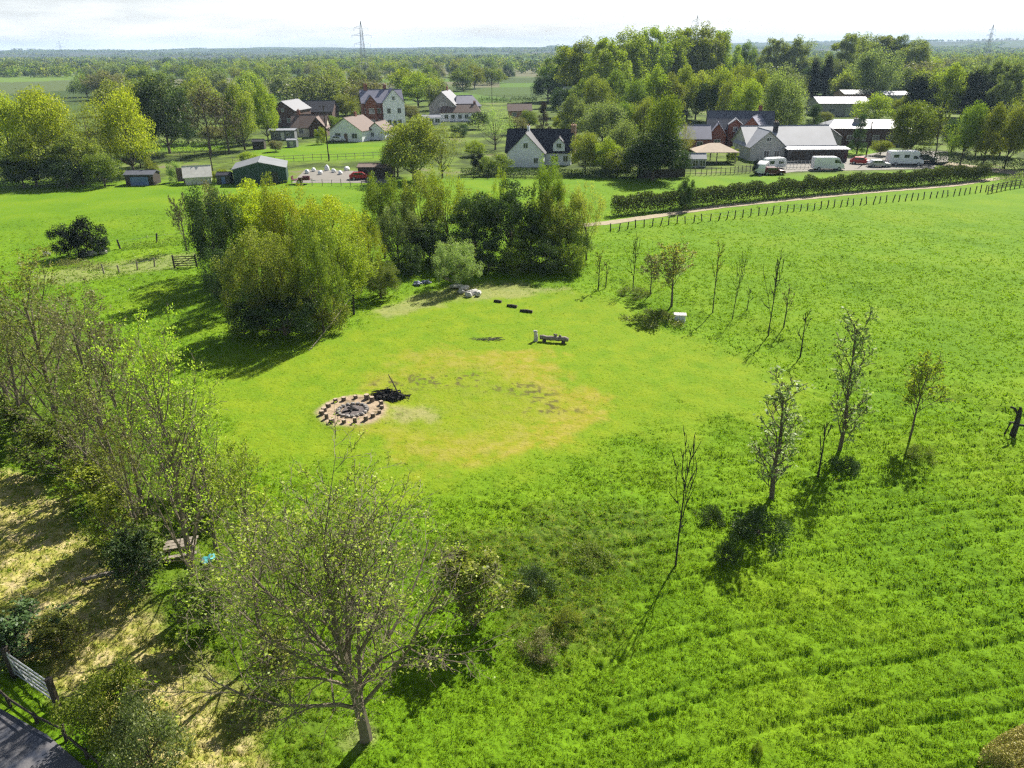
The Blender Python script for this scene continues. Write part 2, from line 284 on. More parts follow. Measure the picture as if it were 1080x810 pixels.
# ------------------------------------------------------------------ mesh helpers
def link(o): sc.collection.objects.link(o); return o
def mesh_np(name, V, Fq, material=None, parent=None, smooth=False):
    me = bpy.data.meshes.new(name); V = np.asarray(V, np.float32); Fq = np.asarray(Fq, np.int32)
    me.vertices.add(len(V)); me.vertices.foreach_set('co', V.ravel()); k = Fq.shape[1]
    me.loops.add(Fq.size); me.loops.foreach_set('vertex_index', Fq.ravel()); me.polygons.add(len(Fq))
    me.polygons.foreach_set('loop_start', np.arange(0, Fq.size, k, dtype=np.int32))
    if smooth: me.polygons.foreach_set('use_smooth', np.ones(len(Fq), bool))
    me.update(calc_edges=True)
    if material: me.materials.append(MATS[material])
    o = link(bpy.data.objects.new(name, me)); o.parent = parent; return o
class MB:
    def __init__(s): s.v = []; s.f = []
    def add(s, vs, fs):
        n = len(s.v); s.v += [tuple(v) for v in vs]; s.f += [tuple(n + i for i in f) for f in fs]; return s
    def box(s, c, d, rz=0, M=None):
        cx, cy_, cz = c; dx, dy, dz = d[0] / 2, d[1] / 2, d[2] / 2; vs = []
        for x, y, z in ((-dx, -dy, -dz), (dx, -dy, -dz), (dx, dy, -dz), (-dx, dy, -dz), (-dx, -dy, dz), (dx, -dy, dz), (dx, dy, dz), (-dx, dy, dz)):
            if rz: x, y = x * math.cos(rz) - y * math.sin(rz), x * math.sin(rz) + y * math.cos(rz)
            v = Vector((cx + x, cy_ + y, cz + z)); vs.append(M @ v if M else v)
        return s.add(vs, [(0, 3, 2, 1), (4, 5, 6, 7), (0, 1, 5, 4), (1, 2, 6, 5), (2, 3, 7, 6), (3, 0, 4, 7)])
    def prism(s, pts, y0, y1, bev=0.0):
        """outline in x-z swept along y; bev pulls the two end outlines in"""
        n = len(pts); cx = sum(p[0] for p in pts) / n; cz = sum(p[1] for p in pts) / n; rings = []
        secs = [(y0, 0), (y1, 0)] if not bev else [(y0, bev), (y0 + bev, 0), (y1 - bev, 0), (y1, bev)]
        for y, b_ in secs:
            rings.append([(cx + (x - cx) * (1 - b_ / max(.2, abs(x - cx) + .2)), y, cz + (z - cz) * (1 - b_ / max(.2, abs(z - cz) + .2))) for x, z in pts])
        vs = [v for r_ in rings for v in r_]; fs = []
        for k in range(len(rings) - 1):
            for i in range(n): j = (i + 1) % n; fs.append((k * n + i, k * n + j, (k + 1) * n + j, (k + 1) * n + i))
        fs.append(tuple(range(n - 1, -1, -1))); fs.append(tuple((len(rings) - 1) * n + i for i in range(n)))
        return s.add(vs, fs)
    def tube(s, pts, rad, k=6, cap=True):
        pts = [Vector(p) for p in pts]; rad = rad if isinstance(rad, (list, tuple)) else [rad] * len(pts); vs = []; fs = []
        for i, p in enumerate(pts):
            d = (pts[min(i + 1, len(pts) - 1)] - pts[max(i - 1, 0)]).normalized()
            a = d.cross(Vector((0, 0, 1)) if abs(d.z) < .9 else Vector((1, 0, 0))).normalized(); b_ = d.cross(a)
            for j in range(k): t_ = 2 * math.pi * j / k; vs.append(p + (a * math.cos(t_) + b_ * math.sin(t_)) * rad[i])
        for i in range(len(pts) - 1):
            for j in range(k): j2 = (j + 1) % k; fs.append((i * k + j, (i + 1) * k + j, (i + 1) * k + j2, i * k + j2))
        if cap: fs.append(tuple(range(k))); fs.append(tuple((len(pts) - 1) * k + j for j in range(k - 1, -1, -1)))
        return s.add(vs, fs)
    def blob(s, c, r_, rng, jit=.2, k=8, rows=5):
        vs = [(c[0], c[1], c[2] + r_[2])]; fs = []
        for i in range(1, rows):
            th = math.pi * i / rows
            for j in range(k):
                q = 1 + rng.uniform(-jit, jit); ph = 2 * math.pi * j / k
                vs.append((c[0] + r_[0] * q * math.sin(th) * math.cos(ph), c[1] + r_[1] * q * math.sin(th) * math.sin(ph), c[2] + r_[2] * q * math.cos(th)))
        vs.append((c[0], c[1], c[2] - r_[2])); e = len(vs) - 1
        for j in range(k): fs.append((0, 1 + j, 1 + (j + 1) % k)); fs.append((e, 1 + (rows - 2) * k + (j + 1) % k, 1 + (rows - 2) * k + j))
        for i in range(rows - 2):
            for j in range(k): a = 1 + i * k + j; b_ = 1 + i * k + (j + 1) % k; fs.append((a, a + k, b_ + k, b_))
        return s.add(vs, fs)
    def build(s, name, material, parent=None, smooth=False):
        me = bpy.data.meshes.new(name); me.from_pydata(s.v, [], s.f); me.update()
        if smooth: me.polygons.foreach_set('use_smooth', np.ones(len(me.polygons), bool))
        me.materials.append(MATS[material]); o = link(bpy.data.objects.new(name, me)); o.parent = parent; return o
def tag(o, label, cat, group=None, kind=None):
    if kind: o['kind'] = kind
    if label: o['label'] = label
    if cat: o['category'] = cat
    if group: o['group'] = group
    return o
def empty(name, label, cat, loc, rz=0, group=None):
    o = link(bpy.data.objects.new(name, None)); o.location = loc; o.rotation_euler = (0, 0, rz); o.empty_display_size = .3
    return tag(o, label, cat, group)
def ground_at(u, v, dz=0):
    x, y = G(u, v); return Vector((x, y, TH(x, y) + dz))

# ------------------------------------------------------------------ ground sheet
def build_ground():
    rings = [0.5]
    while rings[-1] < 7000:
        r_ = rings[-1]; rings.append(r_ + max(.35 if r_ < 12 else 0, r_ * (.0045 if 14 < r_ < 62 else .0075 if r_ < 140 else .02)))
    rings = np.array(rings)
    fw = np.radians(np.arange(-47, 47.001, .14)); bw = np.radians(np.arange(50, 311, 3.5))
    ang = np.concatenate([fw, bw]); A, R_ = np.meshgrid(ang, rings); X = R_ * np.sin(A); Y = R_ * np.cos(A)
    m = terrain_masks(X, Y); Z = terrain_h(X, Y, m)
    nr, na = X.shape; V = np.stack([X, Y, Z], -1).reshape(-1, 3)
    i = np.arange(nr - 1)[:, None] * na; j = np.arange(na)[None, :]; j2 = (j + 1) % na
    Fq = np.stack([i + j, i + j2, i + na + j2, i + na + j], -1).reshape(-1, 4)[:, ::-1]
    o = mesh_np('ground', V, Fq, 'meadow', smooth=True); o['kind'] = 'structure'
    me = o.data
    for nm in ('mown', 'ring', 'straw', 'bare', 'crumb', 'rough'):
        a = me.attributes.new(nm, 'FLOAT', 'POINT'); a.data.foreach_set('value', m[nm].astype(np.float32).ravel())
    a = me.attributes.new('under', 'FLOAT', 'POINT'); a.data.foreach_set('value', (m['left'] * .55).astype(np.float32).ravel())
    gz = sm(Y, 138, 146) * (1 - sm(R_, 330, 420))
    for pl in P_LAWNS: gz = gz * sm(sdist(pl, X, Y), -1, 1.5)
    a = me.attributes.new('garden', 'FLOAT', 'POINT'); a.data.foreach_set('value', gz.astype(np.float32).ravel())
    # far fields: a patchwork of crops and pasture (Voronoi cells of real ground)
    rng = np.random.default_rng(4); n = 260; rr = 330 * (6500 / 330) ** rng.random(n); aa = np.radians(rng.uniform(-60, 60, n))
    sx, sy = rr * np.sin(aa), rr * np.cos(aa)
    cols = np.array([(.06, .10, .02), (.12, .19, .03), (.05, .08, .02), (.09, .12, .04), (.13, .13, .07), (.08, .15, .02)])[rng.integers(0, 6, n)]
    far = (R_ > 240).ravel(); xf = X.ravel()[far]; yf = Y.ravel()[far]; best = np.full(xf.shape, 1e18); bi = np.zeros(xf.shape, int)
    lr = np.log(np.hypot(xf, yf)); la = np.arctan2(xf, yf)
    for k in range(n):
        d = ((lr - math.log(rr[k])) * .9) ** 2 + (la - aa[k]) ** 2; q = d < best; best[q] = d[q]; bi[q] = k
    col = np.zeros((V.shape[0], 4), np.float32); col[:, 3] = 1; col[far, :3] = cols[bi] * (1 - .6 * sm(np.hypot(xf, yf), 1200, 2600))[:, None]
    a = me.attributes.new('farcol', 'FLOAT_COLOR', 'POINT'); a.data.foreach_set('color', col.ravel())
    w = sm(R_, 300, 380).astype(np.float32); a = me.attributes.new('farw', 'FLOAT', 'POINT'); a.data.foreach_set('value', w.ravel())
build_ground()

def ribbon(name, pts, half, material, dz=.02, label=None):
    pts = [Vector((p[0], p[1])) for p in pts]; out = []
    for i in range(len(pts) - 1):
        n = max(2, int((pts[i + 1] - pts[i]).length / 1.0))
        for k in range(n): out.append(pts[i].lerp(pts[i + 1], k / n))
    out.append(pts[-1]); V = []; rng = random.Random(3)
    for i, p in enumerate(out):
        d = (out[min(i + 1, len(out) - 1)] - out[max(i - 1, 0)]).normalized(); nrm = Vector((-d.y, d.x)); h = half * rng.uniform(.85, 1.12)
        for s_ in (-1, -.5, 0, .5, 1): q = p + nrm * h * s_; V.append((q.x, q.y, TH(q.x, q.y) + dz))
    Fq = [(i * 5 + k, i * 5 + k + 1, i * 5 + 6 + k, i * 5 + 5 + k) for i in range(len(out) - 1) for k in range(4)]
    o = mesh_np(name, V, np.array(Fq)[:, ::-1], material); o['kind'] = 'structure'; return o
ribbon('path', P_TRACK, 1.0, 'gravel_path', .03)
def sheet(name, poly, material, z=.03):
    mb = MB(); mb.add([(x, y, z) for x, y in poly], [tuple(range(len(poly)))]); o = mb.build(name, material); o['kind'] = 'structure'; return o
sheet('road', P_ROAD, 'tarmac', TH(*G(30, 790)) + .06)
sheet('yard', P_YARD, 'yard'); sheet('yard', P_LYARD, 'yard'); sheet('lane', P_LANE, 'gravel_path')

# ------------------------------------------------------------------ grass blades: nobody could count them
def build_grass():
    rng = np.random.default_rng(11)
    def scatter(r0, r1, dens, amax=46):
        n = int(dens * math.radians(2 * amax) * (r1 * r1 - r0 * r0) / 2)
        r = np.sqrt(rng.random(n) * (r1 * r1 - r0 * r0) + r0 * r0); a = np.radians(rng.uniform(-amax, amax, n)); return r * np.sin(a), r * np.cos(a)
    for nm, dryish in (('grass', 0), ('dry_grass', 1)):
        VV = []; lab = 'thick green meadow grass in uneven tussocks' if not dryish else 'dry straw-coloured grass mixed through the meadow'
        bands = [(15, 30, 170, .048, .026), (30, 52, 60, .055, .046), (52, 90, 15, .06, .085), (90, 128, 6, .06, .12)] if not dryish else [(15, 30, 60, .06, .028), (30, 60, 14, .07, .05)]
        for r0, r1, dens, hh, wd in bands:
            x, y = scatter(r0, r1, dens); m = terrain_masks(x, y); z = terrain_h(x, y, m)
            clump = fbm(x * 1.6, y * 1.6, 61, 3)
            if not dryish: keep = (m['flat'] < .3) & (rng.random(len(x)) > m['straw'] * .75) & (rng.random(len(x)) > m['ring'] * .9) & (m['bare'] < .4) & (rng.random(len(x)) > m['mown'] * .45) & (clump + rng.normal(0, .1, len(x)) > .33)
            else: keep = (m['flat'] < .3) & (rng.random(len(x)) < np.maximum.reduce([m['straw'] * .9, m['ring'] * .25, m['rough'] * .6, m['left'] * .25, .02 + 0 * x])) & (m['bare'] < .5)
            keep &= rng.random(len(x)) > groove(x, y) * 1.1 * (1 - m['mown'])
            keep &= m['pit'] < .3
            x, y, z, clump = x[keep], y[keep], z[keep], clump[keep]; mw = m['mown'][keep] + m['ring'][keep] * .4; n = len(x)
            for b_ in range(4):
                h = hh * (.6 + rng.random(n) * .8) * (.7 + .6 * clump) * (1 - .75 * np.clip(mw, 0, 1)) * (1.5 if b_ == 0 else 1) * (1 - .6 * sm(np.hypot(x, y), 95, 125)); w = wd * (.6 + .8 * rng.random(n))
                th = rng.random(n) * 6.283; ln = .3 + rng.random(n) * 1.8; ph = rng.random(n) * 6.283
                ox = x + rng.normal(0, wd * .9, n); oy = y + rng.normal(0, wd * .9, n); cx, sx = np.cos(th) * w / 2, np.sin(th) * w / 2
                tx = ox + np.cos(ph) * ln * h; ty = oy + np.sin(ph) * ln * h
                VV.append(np.stack([np.stack([ox - cx, oy - sx, z - .03], -1), np.stack([ox + cx, oy + sx, z - .03], -1), np.stack([tx + cx * .35, ty + sx * .35, z + h], -1), np.stack([tx - cx * .35, ty - sx * .35, z + h * .95], -1)], 1))
        V = np.concatenate(VV).reshape(-1, 3); o = mesh_np(nm, V, np.arange(len(V)).reshape(-1, 4), 'blade_dry' if dryish else 'blade'); tag(o, lab, 'grass', kind='stuff')
build_grass()

# ------------------------------------------------------------------ leaves and trees
def leaf_quads(C, size, rng, aspect=.6, up=0.0):
    n = len(C); d = rng.normal(size=(n, 3)); d[:, 2] += up; d /= np.linalg.norm(d, axis=1)[:, None]
    e = np.cross(d, rng.normal(size=(n, 3))); e /= np.linalg.norm(e, axis=1)[:, None]
    s = (size * (.6 + .8 * rng.random(n)))[:, None]; a = d * s / 2; b_ = e * s * aspect / 2
    V = np.stack([C - a, C + b_ * .9 - a * .1, C + a, C - b_ * .9 + a * .1], 1).reshape(-1, 3); return V, np.arange(4 * n).reshape(-1, 4)
def crown_points(rng, H, W, n, ncl, z0=.25, shape='round', rc=.17):
    """leaf positions grouped in clumps through an uneven crown"""
    cz = H * (z0 + 1) / 2; rz = H * (1 - z0) / 2; cl = []
    while len(cl) < ncl:
        d = rng.normal(size=3); d /= np.linalg.norm(d); 
        if d[2] < -.75: continue
        f = rng.uniform(.25, .86) ** .6; wob = 1 + .22 * math.sin(3 * math.atan2(d[1], d[0]) + ncl)
        if shape == 'cone': zz = rng.random() ** 1.3; rad = (1 - zz) * W / 2 * rng.uniform(.5, 1); t_ = rng.random() * 6.283; p = np.array([math.cos(t_) * rad, math.sin(t_) * rad, H * (z0 + zz * (1 - z0) * .95)])
        elif shape == 'column': t_ = rng.random() * 6.283; zz = rng.random(); rad = W / 2 * .75 * rng.uniform(.3, 1) * (1 - zz ** 4 * .8); p = np.array([math.cos(t_) * rad, math.sin(t_) * rad, H * (z0 + zz * (1 - z0) * .95)])
        else: p = np.array([d[0] * W / 2 * f * wob, d[1] * W / 2 * f * wob, cz + d[2] * rz * f])
        cl.append((p, rng.uniform(.7, 1.3) * rc * (W if shape != 'round' else (W + H * .4) / 1.4)))
    pts = []
    for p, r_ in cl:
        k = int(n / ncl); d = rng.normal(size=(k, 3)); d /= np.linalg.norm(d, axis=1)[:, None]; q = rng.random(k) ** .45
        sc3 = np.array([1, 1, .75 if shape == 'round' else 1.5 if shape == 'poplar' or shape == 'column' else .8])
        pts.append(p + d * (r_ * q)[:, None] * sc3)
    return np.concatenate(pts), cl
def tree_proto(seed, H, W, n, leaf, ncl=40, z0=.25, shape='round', trunk_r=.25, leafcol='leaf_green', bark='bark', rc=.17, aspect=.6):
    rng = np.random.default_rng(seed); C, cl = crown_points(rng, H, W, n, ncl, z0, shape, rc)
    C = C[C[:, 2] > .05]; V, Fq = leaf_quads(C, leaf, rng, aspect); crown = mesh_np('crown', V, Fq, leafcol)
    mb = MB(); top = H * .72; k = 7
    trunk = [(math.sin(i * 1.3 + seed) * .02 * H * i / k, math.cos(i * 1.7 + seed) * .02 * H * i / k, top * i / k) for i in range(k + 1)]; trunk[0] = (0, 0, -.3)
    mb.tube(trunk, [trunk_r * (1.25 if i == 0 else 1 - .8 * i / k) for i in range(k + 1)], 7)
    for p, r_ in cl[:22]:
        i = max(1, min(k - 1, int((p[2] / H) * .62 * k))); a = Vector(trunk[i]); e = Vector(p); mid = a.lerp(e, .5) + Vector((0, 0, -.04 * H)); rr = trunk_r * (1 - .75 * i / k) * .5
        mb.tube([a, mid, e], [rr, rr * .6, rr * .2], 4, False)
    tr = mb.build('trunk', bark); return {'H': H, 'W': W, 'parts': [tr, crown]}
def grow(seed, H, spread, n1=13, n2=8, n3=6, n4=4, r0=.16, bole=.2, leaf_n=6000, leaf=.11, leafcol='leaf_lime', bark='twig', up=.35, leaf_low=.0, twig=.012, top_cut=.45, ang1=(28, 56)):
    """a leafless or budding tree: bole, ascending limbs, branches and fine twigs"""
    rnd = random.Random(seed); mb = MB(); tips = []
    def branch(p, d, L_, r, lev, nseg):
        pts = [p.copy()]; rad = [r]; cur = p.copy(); d = d.copy()
        for i in range(nseg):
            d = (d + Vector((rnd.gauss(0, 1), rnd.gauss(0, 1), rnd.gauss(0, .7))) * (.035 if lev == 0 else .10 if lev < 2 else .17) + Vector((0, 0, up * (.10 if lev else .2)))).normalized()
            cur = cur + d * L_ / nseg; pts.append(cur.copy()); rad.append(max(twig * .5, r * (1 - .75 * (i + 1) / nseg)))
        mb.tube(pts, rad, 7 if lev == 0 else 5 if lev == 1 else 3, False); return pts, rad
    def along(pts, rad, t_): q = t_ * (len(pts) - 1); i = min(int(q), len(pts) - 2); f = q - i; return pts[i].lerp(pts[i + 1], f), (pts[i + 1] - pts[i]).normalized(), rad[i] * (1 - f) + rad[i + 1] * f
    def sub(pts, rad, L_, lev, counts):
        if lev > len(counts): return
        n = counts[lev - 1]
        for k in range(n):
            lo = (bole if lev == 1 else .22); t_ = lo + (1 - lo) * (k + rnd.random()) / n; t_ = min(t_, .99)
            p, d, r = along(pts, rad, t_); a = d.orthogonal().normalized(); a.rotate(Matrix.Rotation(k * 2.4 + rnd.random() * .9, 3, d))
            ang = math.radians(rnd.uniform(*ang1) if lev == 1 else rnd.uniform(25, 55)) * (1.15 - .35 * t_); nd = (d * math.cos(ang) + a * math.sin(ang) + Vector((0, 0, (.30 if t_ > .3 else .5) if lev == 1 else 0))).normalized()
            if lev == 1: l2 = spread * rnd.uniform(.75, 1.1) * (1.1 - top_cut * (t_ - bole) / (1 - bole)); rr = min(r * .5, .012 + l2 * .010)
            else: l2 = L_ * rnd.uniform(.32, .58) * (1.1 - .5 * t_); rr = max(twig * (.8 if lev == 4 else 1.1), r * .55)
            q, qr = branch(p, nd, l2, rr, lev, 5 if lev == 1 else 4 if lev == 2 else 3 if lev == 3 else 2)
            if lev >= len(counts) - 1: tips.extend(q[1:])
            sub(q, qr, l2, lev + 1, counts)
    pts, rad = branch(Vector((0, 0, -.2)), Vector((rnd.uniform(-.06, .06), rnd.uniform(-.06, .06), 1)), H * (.80 if H > 9 else .93), r0, 0, 9)
    rad[0] = r0 * 1.35; sub(pts, rad, H, 1, [q_ for q_ in (n1, n2, n3, n4) if q_]); trunk = mb.build('trunk', bark); parts = [trunk]
    if leaf_n:
        rng = np.random.default_rng(seed); T = np.array([tuple(t_) for t_ in tips]); w = np.clip((T[:, 2] / H - leaf_low), .02, 1) ; w /= w.sum()
        C = np.repeat(T[rng.choice(len(T), leaf_n // 5, p=w)] + rng.normal(0, .05, (leaf_n // 5, 3)), 5, 0); C = C + rng.normal(0, .065, C.shape); V, Fq = leaf_quads(C, leaf, rng, .75); parts.append(mesh_np('crown', V, Fq, leafcol))
    return {'H': H, 'W': spread * 1.6, 'parts': parts, 'leaf_part': bool(leaf_n)}
PR = {}
PR['round_a'] = tree_proto(1, 12, 11, 16000, .32, 46, .08); PR['round_b'] = tree_proto(2, 12, 11, 16000, .32, 34, .06, rc=.2); PR['round_c'] = tree_proto(3, 13, 10, 15000, .32, 55, .05, rc=.15)
PR['poplar_a'] = tree_proto(4, 24, 12, 22000, .45, 80, .02, 'poplar', .4, rc=.10, aspect=.55); PR['poplar_b'] = tree_proto(5, 24, 12, 22000, .45, 70, .02, 'poplar', .4, rc=.12, aspect=.55)
PR['cone'] = tree_proto(6, 12, 6, 9000, .28, 60, .08, 'cone', .2, 'leaf_dark', rc=.17, aspect=.35); PR['column'] = tree_proto(7, 13, 3.6, 12000, .28, 60, .02, 'column', .2, 'leaf_black', rc=.26, aspect=.35)
PR['airy'] = tree_proto(8, 12, 9, 5500, .24, 60, .2, 'poplar', .2, rc=.11, aspect=.4)
PR['near_a'] = tree_proto(9, 9, 8, 26000, .17, 95, .04, 'poplar', .16, rc=.085, aspect=.5); PR['near_b'] = tree_proto(10, 9, 7, 24000, .17, 85, .0, 'poplar', .15, rc=.085, aspect=.4)
PR['near_c'] = tree_proto(11, 9, 8, 22000, .19, 75, .05, rc=.12, trunk_r=.16, aspect=.6); PR['near_airy'] = tree_proto(12, 9, 6, 8000, .16, 60, .2, 'poplar', .13, rc=.085, aspect=.45)
PR['shrub_a'] = tree_proto(13, 3, 3.6, 9000, .12, 26, -.1, rc=.2, trunk_r=.06); PR['shrub_b'] = tree_proto(14, 3, 3.4, 5000, .17, 22, -.15, rc=.22, trunk_r=.06)
PR['far_a'] = tree_proto(15, 12, 12, 5200, .6, 36, -.05, rc=.2); PR['far_b'] = tree_proto(16, 12, 12, 5200, .6, 28, -.05, rc=.23); PR['far_c'] = tree_proto(17, 14, 11, 5000, .55, 44, -.05, 'poplar', rc=.16)
PR['weeds'] = tree_proto(18, 1, 2.4, 3500, .13, 30, -.6, rc=.17, trunk_r=.02, aspect=.25)
PR['bare_a'] = grow(21, 12, 5.2, 13, 7, 5, 3, .2, .25, 1500, .25, 'leaf_brown', 'bark', .3, twig=.035); PR['bare_b'] = grow(22, 12, 4.6, 12, 7, 5, 3, .2, .3, 3000, .25, 'leaf_olive', 'bark', .4, twig=.03)
PR['bud_main'] = grow(37, 11.3, 5.4, 30, 9, 6, 4, .17, .2, 12000, .068, 'leaf_lime', 'twig', .8, twig=.008, ang1=(20, 50))
PR['bud_a'] = grow(32, 10.5, 3.9, 18, 7, 5, 3, .15, .15, 4800, .085, 'leaf_olive', 'twig', .9, twig=.008); PR['bud_b'] = grow(33, 10.5, 3.6, 16, 7, 5, 3, .14, .2, 4800, .085, 'leaf_lime', 'twig', .9, twig=.008); PR['bud_c'] = grow(34, 10, 3.4, 18, 8, 5, 3, .12, .12, 3500, .085, 'leaf_brown', 'twig', .9, twig=.009)
PR['sap_a'] = grow(41, 6.5, 3.4, 8, 3, 0, 0, .13, .33, 0, twig=.06, bark='bark_dark', up=1.1); PR['sap_b'] = grow(42, 6.5, 1.6, 7, 3, 0, 0, .09, .3, 300, .13, 'leaf_olive', bark='bark_dark', up=1.3, twig=.04, leaf_low=-2)
PR['sap_c'] = grow(43, 6.5, 1.3, 26, 5, 3, 0, .08, .07, 1300, .12, 'leaf_grey', bark='bark', up=1.6, twig=.016, leaf_low=-3, top_cut=.3); PR['sap_d'] = grow(44, 5.5, 2.2, 16, 6, 4, 0, .08, .35, 1800, .14, 'leaf_gold', bark='bark', up=.5, twig=.018, leaf_low=-1)
PR['sap_e'] = grow(45, 3.5, 1.3, 5, 2, 0, 0, .09, .4, 0, twig=.05, bark='bark_dark', up=.9)
PR['scrub'] = grow(46, 3.2, 1.7, 26, 6, 4, 0, .05, .02, 4500, .12, 'leaf_green', bark='twig', up=.3, twig=.012)
for p in PR.values():
    co = np.concatenate([np.array([v.co for v in o.data.vertices]) for o in p['parts']]); p['H'] = np.percentile(co[:, 2], 99.6) if len(p['parts'][0].data.vertices) < 3000 else co[:, 2].max() * .98
    p['W'] = 2 * np.percentile(np.hypot(co[:, 0], co[:, 1]), 97)
    for o in p['parts']: sc.collection.objects.unlink(o)

def place(name, proto, x, y, h, w, label, cat='tree', group=None, col=None, bark=None, rz=0, lean=(0, 0), z=None):
    p = PR[proto]; e = empty(name, label, cat, (x, y, TH(x, y) - .05 if z is None else z), rz, group)
    e.rotation_euler = (lean[0], lean[1], rz); e.scale = (w / p['W'], w / p['W'], h / p['H'])
    for o in p['parts']:
        c = o.copy(); link(c); c.parent = e
        mm = col if o.name.startswith('crown') else bark
        if mm: c.material_slots[0].link = 'OBJECT'; c.material_slots[0].material = MATS[mm]
    return e
def tree(name, proto, u, vb, vt, wpx, label, col=None, cat='tree', group=None, bark=None, rz=None, lean=(0, 0)):
    """u: middle of the crown, vb / vt: foot and top, wpx: width, all read off the photo and turned into metres on the ground"""
    Y = G(u, vb)[1]; rt = ray(u, vt); top = CAM_H + rt[2] * Y / rt[1]; rm = ray(u, (vb * .4 + vt * .6)); X = rm[0] * Y / rm[1]
    s_ = F_PX / (Y * cP + (CAM_H - top * .6) * sP)
    return place(name, proto, X, Y, top, wpx / s_, label, cat, group, col, bark, (hash_f(u, vb) * 6.28) if rz is None else rz, lean)
def hash_f(a, b_): return (math.sin(a * 12.9898 + b_ * 78.233) * 43758.5453) % 1.0

# ------------------------------------------------------------------ buildings
def S(v): return scale_at(G(540, v)[1])
def site(name, label, cat, u, v, rz, group=None):
    x, y = G(u, v); return empty(name, label, cat, (x, y, TH(x, y) - .05), math.radians(rz), group)
def LM(ox, oy, rot): return Matrix.Translation((ox, oy, 0)) @ Matrix.Rotation(math.radians(rot), 4, 'Z')
def wing(root, L, W, eh, rh, wall, roof, off=(0, 0), rot=0, over=.35, hip=0.0, z=0.0):
    """walls with gables under a two-slope roof; ridge along local x"""
    M = LM(off[0], off[1], rot); hx, hy = L / 2, W / 2; i_ = max(0.0, rh - eh)
    mb = MB(); vs = [(-hx, -hy, z), (hx, -hy, z), (hx, hy, z), (-hx, hy, z), (-hx, -hy, eh), (hx, -hy, eh), (hx, hy, eh), (-hx, hy, eh), (-hx + hip, 0, rh - .04), (hx - hip, 0, rh - .04)]
    mb.add([M @ Vector(p) for p in vs], [(0, 1, 5, 4), (2, 3, 7, 6), (1, 2, 6, 9, 5) if not hip else (1, 2, 6, 5), (3, 0, 4, 8, 7) if not hip else (3, 0, 4, 7), (0, 3, 2, 1), (4, 5, 9, 8), (6, 7, 8, 9)] + ([(5, 6, 9), (7, 4, 8)] if hip else []))
    mb.build('wall', wall, root)
    mb = MB(); k = i_ / hy; oy = hy + over; ox = hx + over; ze = eh - k * over; th = .14
    low = [(-ox, -oy, ze), (ox, -oy, ze), (ox, oy, ze), (-ox, oy, ze), (-ox + hip, 0, rh), (ox - hip, 0, rh)]
    top = [(a, b_, c + th) for a, b_, c in low]; vs = low + top
    fs = [(6, 7, 11, 10), (8, 9, 10, 11), (0, 4, 5, 1), (2, 5, 4, 3), (0, 1, 7, 6), (2, 3, 9, 8)]
    fs += [(7, 8, 11), (9, 6, 10), (1, 5, 2), (3, 4, 0), (1, 2, 8, 7), (3, 0, 6, 9)] if hip else [(1, 5, 11, 7), (5, 2, 8, 11), (0, 6, 10, 4), (4, 10, 9, 3)]
    mb.add([M @ Vector(p) for p in vs], fs); r = mb.build('roof', roof, root)
    mr_ = MB(); mr_.tube([M @ Vector((-ox + hip, 0, rh + th)), M @ Vector((ox - hip, 0, rh + th))], .09, 5); mr_.build('ridge', roof, r); return M
def win(root, M, x, z, w=1.1, h=1.1, side=-1, half=3.0, axis='y', frame='frame_white', name='window'):
    """window on the wall at y = side*half (axis y) or on the gable at x = side*half (axis x)"""
    fb = MB(); pb = MB(); d = side * (half + .03)
    def P(a, b_, dd): return (a, d + dd * side, b_) if axis == 'y' else (d + dd * side, a, b_)
    def D(a, b_, c): return (a, c, b_) if axis == 'y' else (c, a, b_)
    for a, b_, ww, hh in ((x, z - h / 2, w + .12, .08), (x, z + h / 2, w + .12, .08), (x - w / 2, z, .08, h - .08), (x + w / 2, z, .08, h - .08), (x, z, .06, h - .08)): fb.box(P(a, b_, .012), D(ww, hh, .07), M=M)
    pb.box(P(x, z, -.012), D(w - .08, h - .08, .03), M=M); f = fb.build(name, frame, root); pb.build('pane', 'glass', f); return f
def door(root, M, x, w=1.0, h=2.05, side=-1, half=3.0, axis='y', col='wood_brown', name='door'):
    mb = MB(); d = side * (half + .03); c = (x, d, h / 2) if axis == 'y' else (d, x, h / 2); dd = (w, .06, h) if axis == 'y' else (.06, w, h)
    mb.box(c, dd, M=M); o = mb.build(name, col, root); hb = MB(); q = side * (half + .09); hb.box((x + w * .38, q, 1.0) if axis == 'y' else (q, x + w * .38, 1.0), (.12, .06, .04) if axis == 'y' else (.06, .12, .04), M=M); hb.build('handle', 'steel', o); return o
def chimney(root, M, x, y, z0, z1, w=.8, d=.5, wall='brick'):
    mb = MB(); mb.box((x, y, (z0 + z1) / 2), (w, d, z1 - z0), M=M); mb.box((x, y, z1 + .05), (w + .12, d + .12, .1), M=M); o = mb.build('chimney', wall, root)
    for s_ in (-1, 1): p = MB(); q = M @ Vector((x + s_ * w * .25, y, z1 + .1)); p.tube([q, q + Vector((0, 0, .35))], [.13, .1], 8); p.build('chimney_pot', 'brick_pale', o)
I4 = Matrix.Identity(4)

# green barn
r = site('green_barn', 'dark green metal barn with a pale low-pitched roof beside the left field', 'barn', 277, 190, 104)
M = wing(r, 9, 9.2, 2.7, 3.8, 'sheet_green', 'sheet_grey', over=.2); 
mb = MB()
for k in range(13): mb.box((-4.53, -4.5 + k * .75, 1.45), (.05, .06, 2.8))
mb.build('cladding', 'sheet_green', r); door(r, M, -2.6, 1.1, 2.1, -1, 4.56, 'x', 'paint_dark')
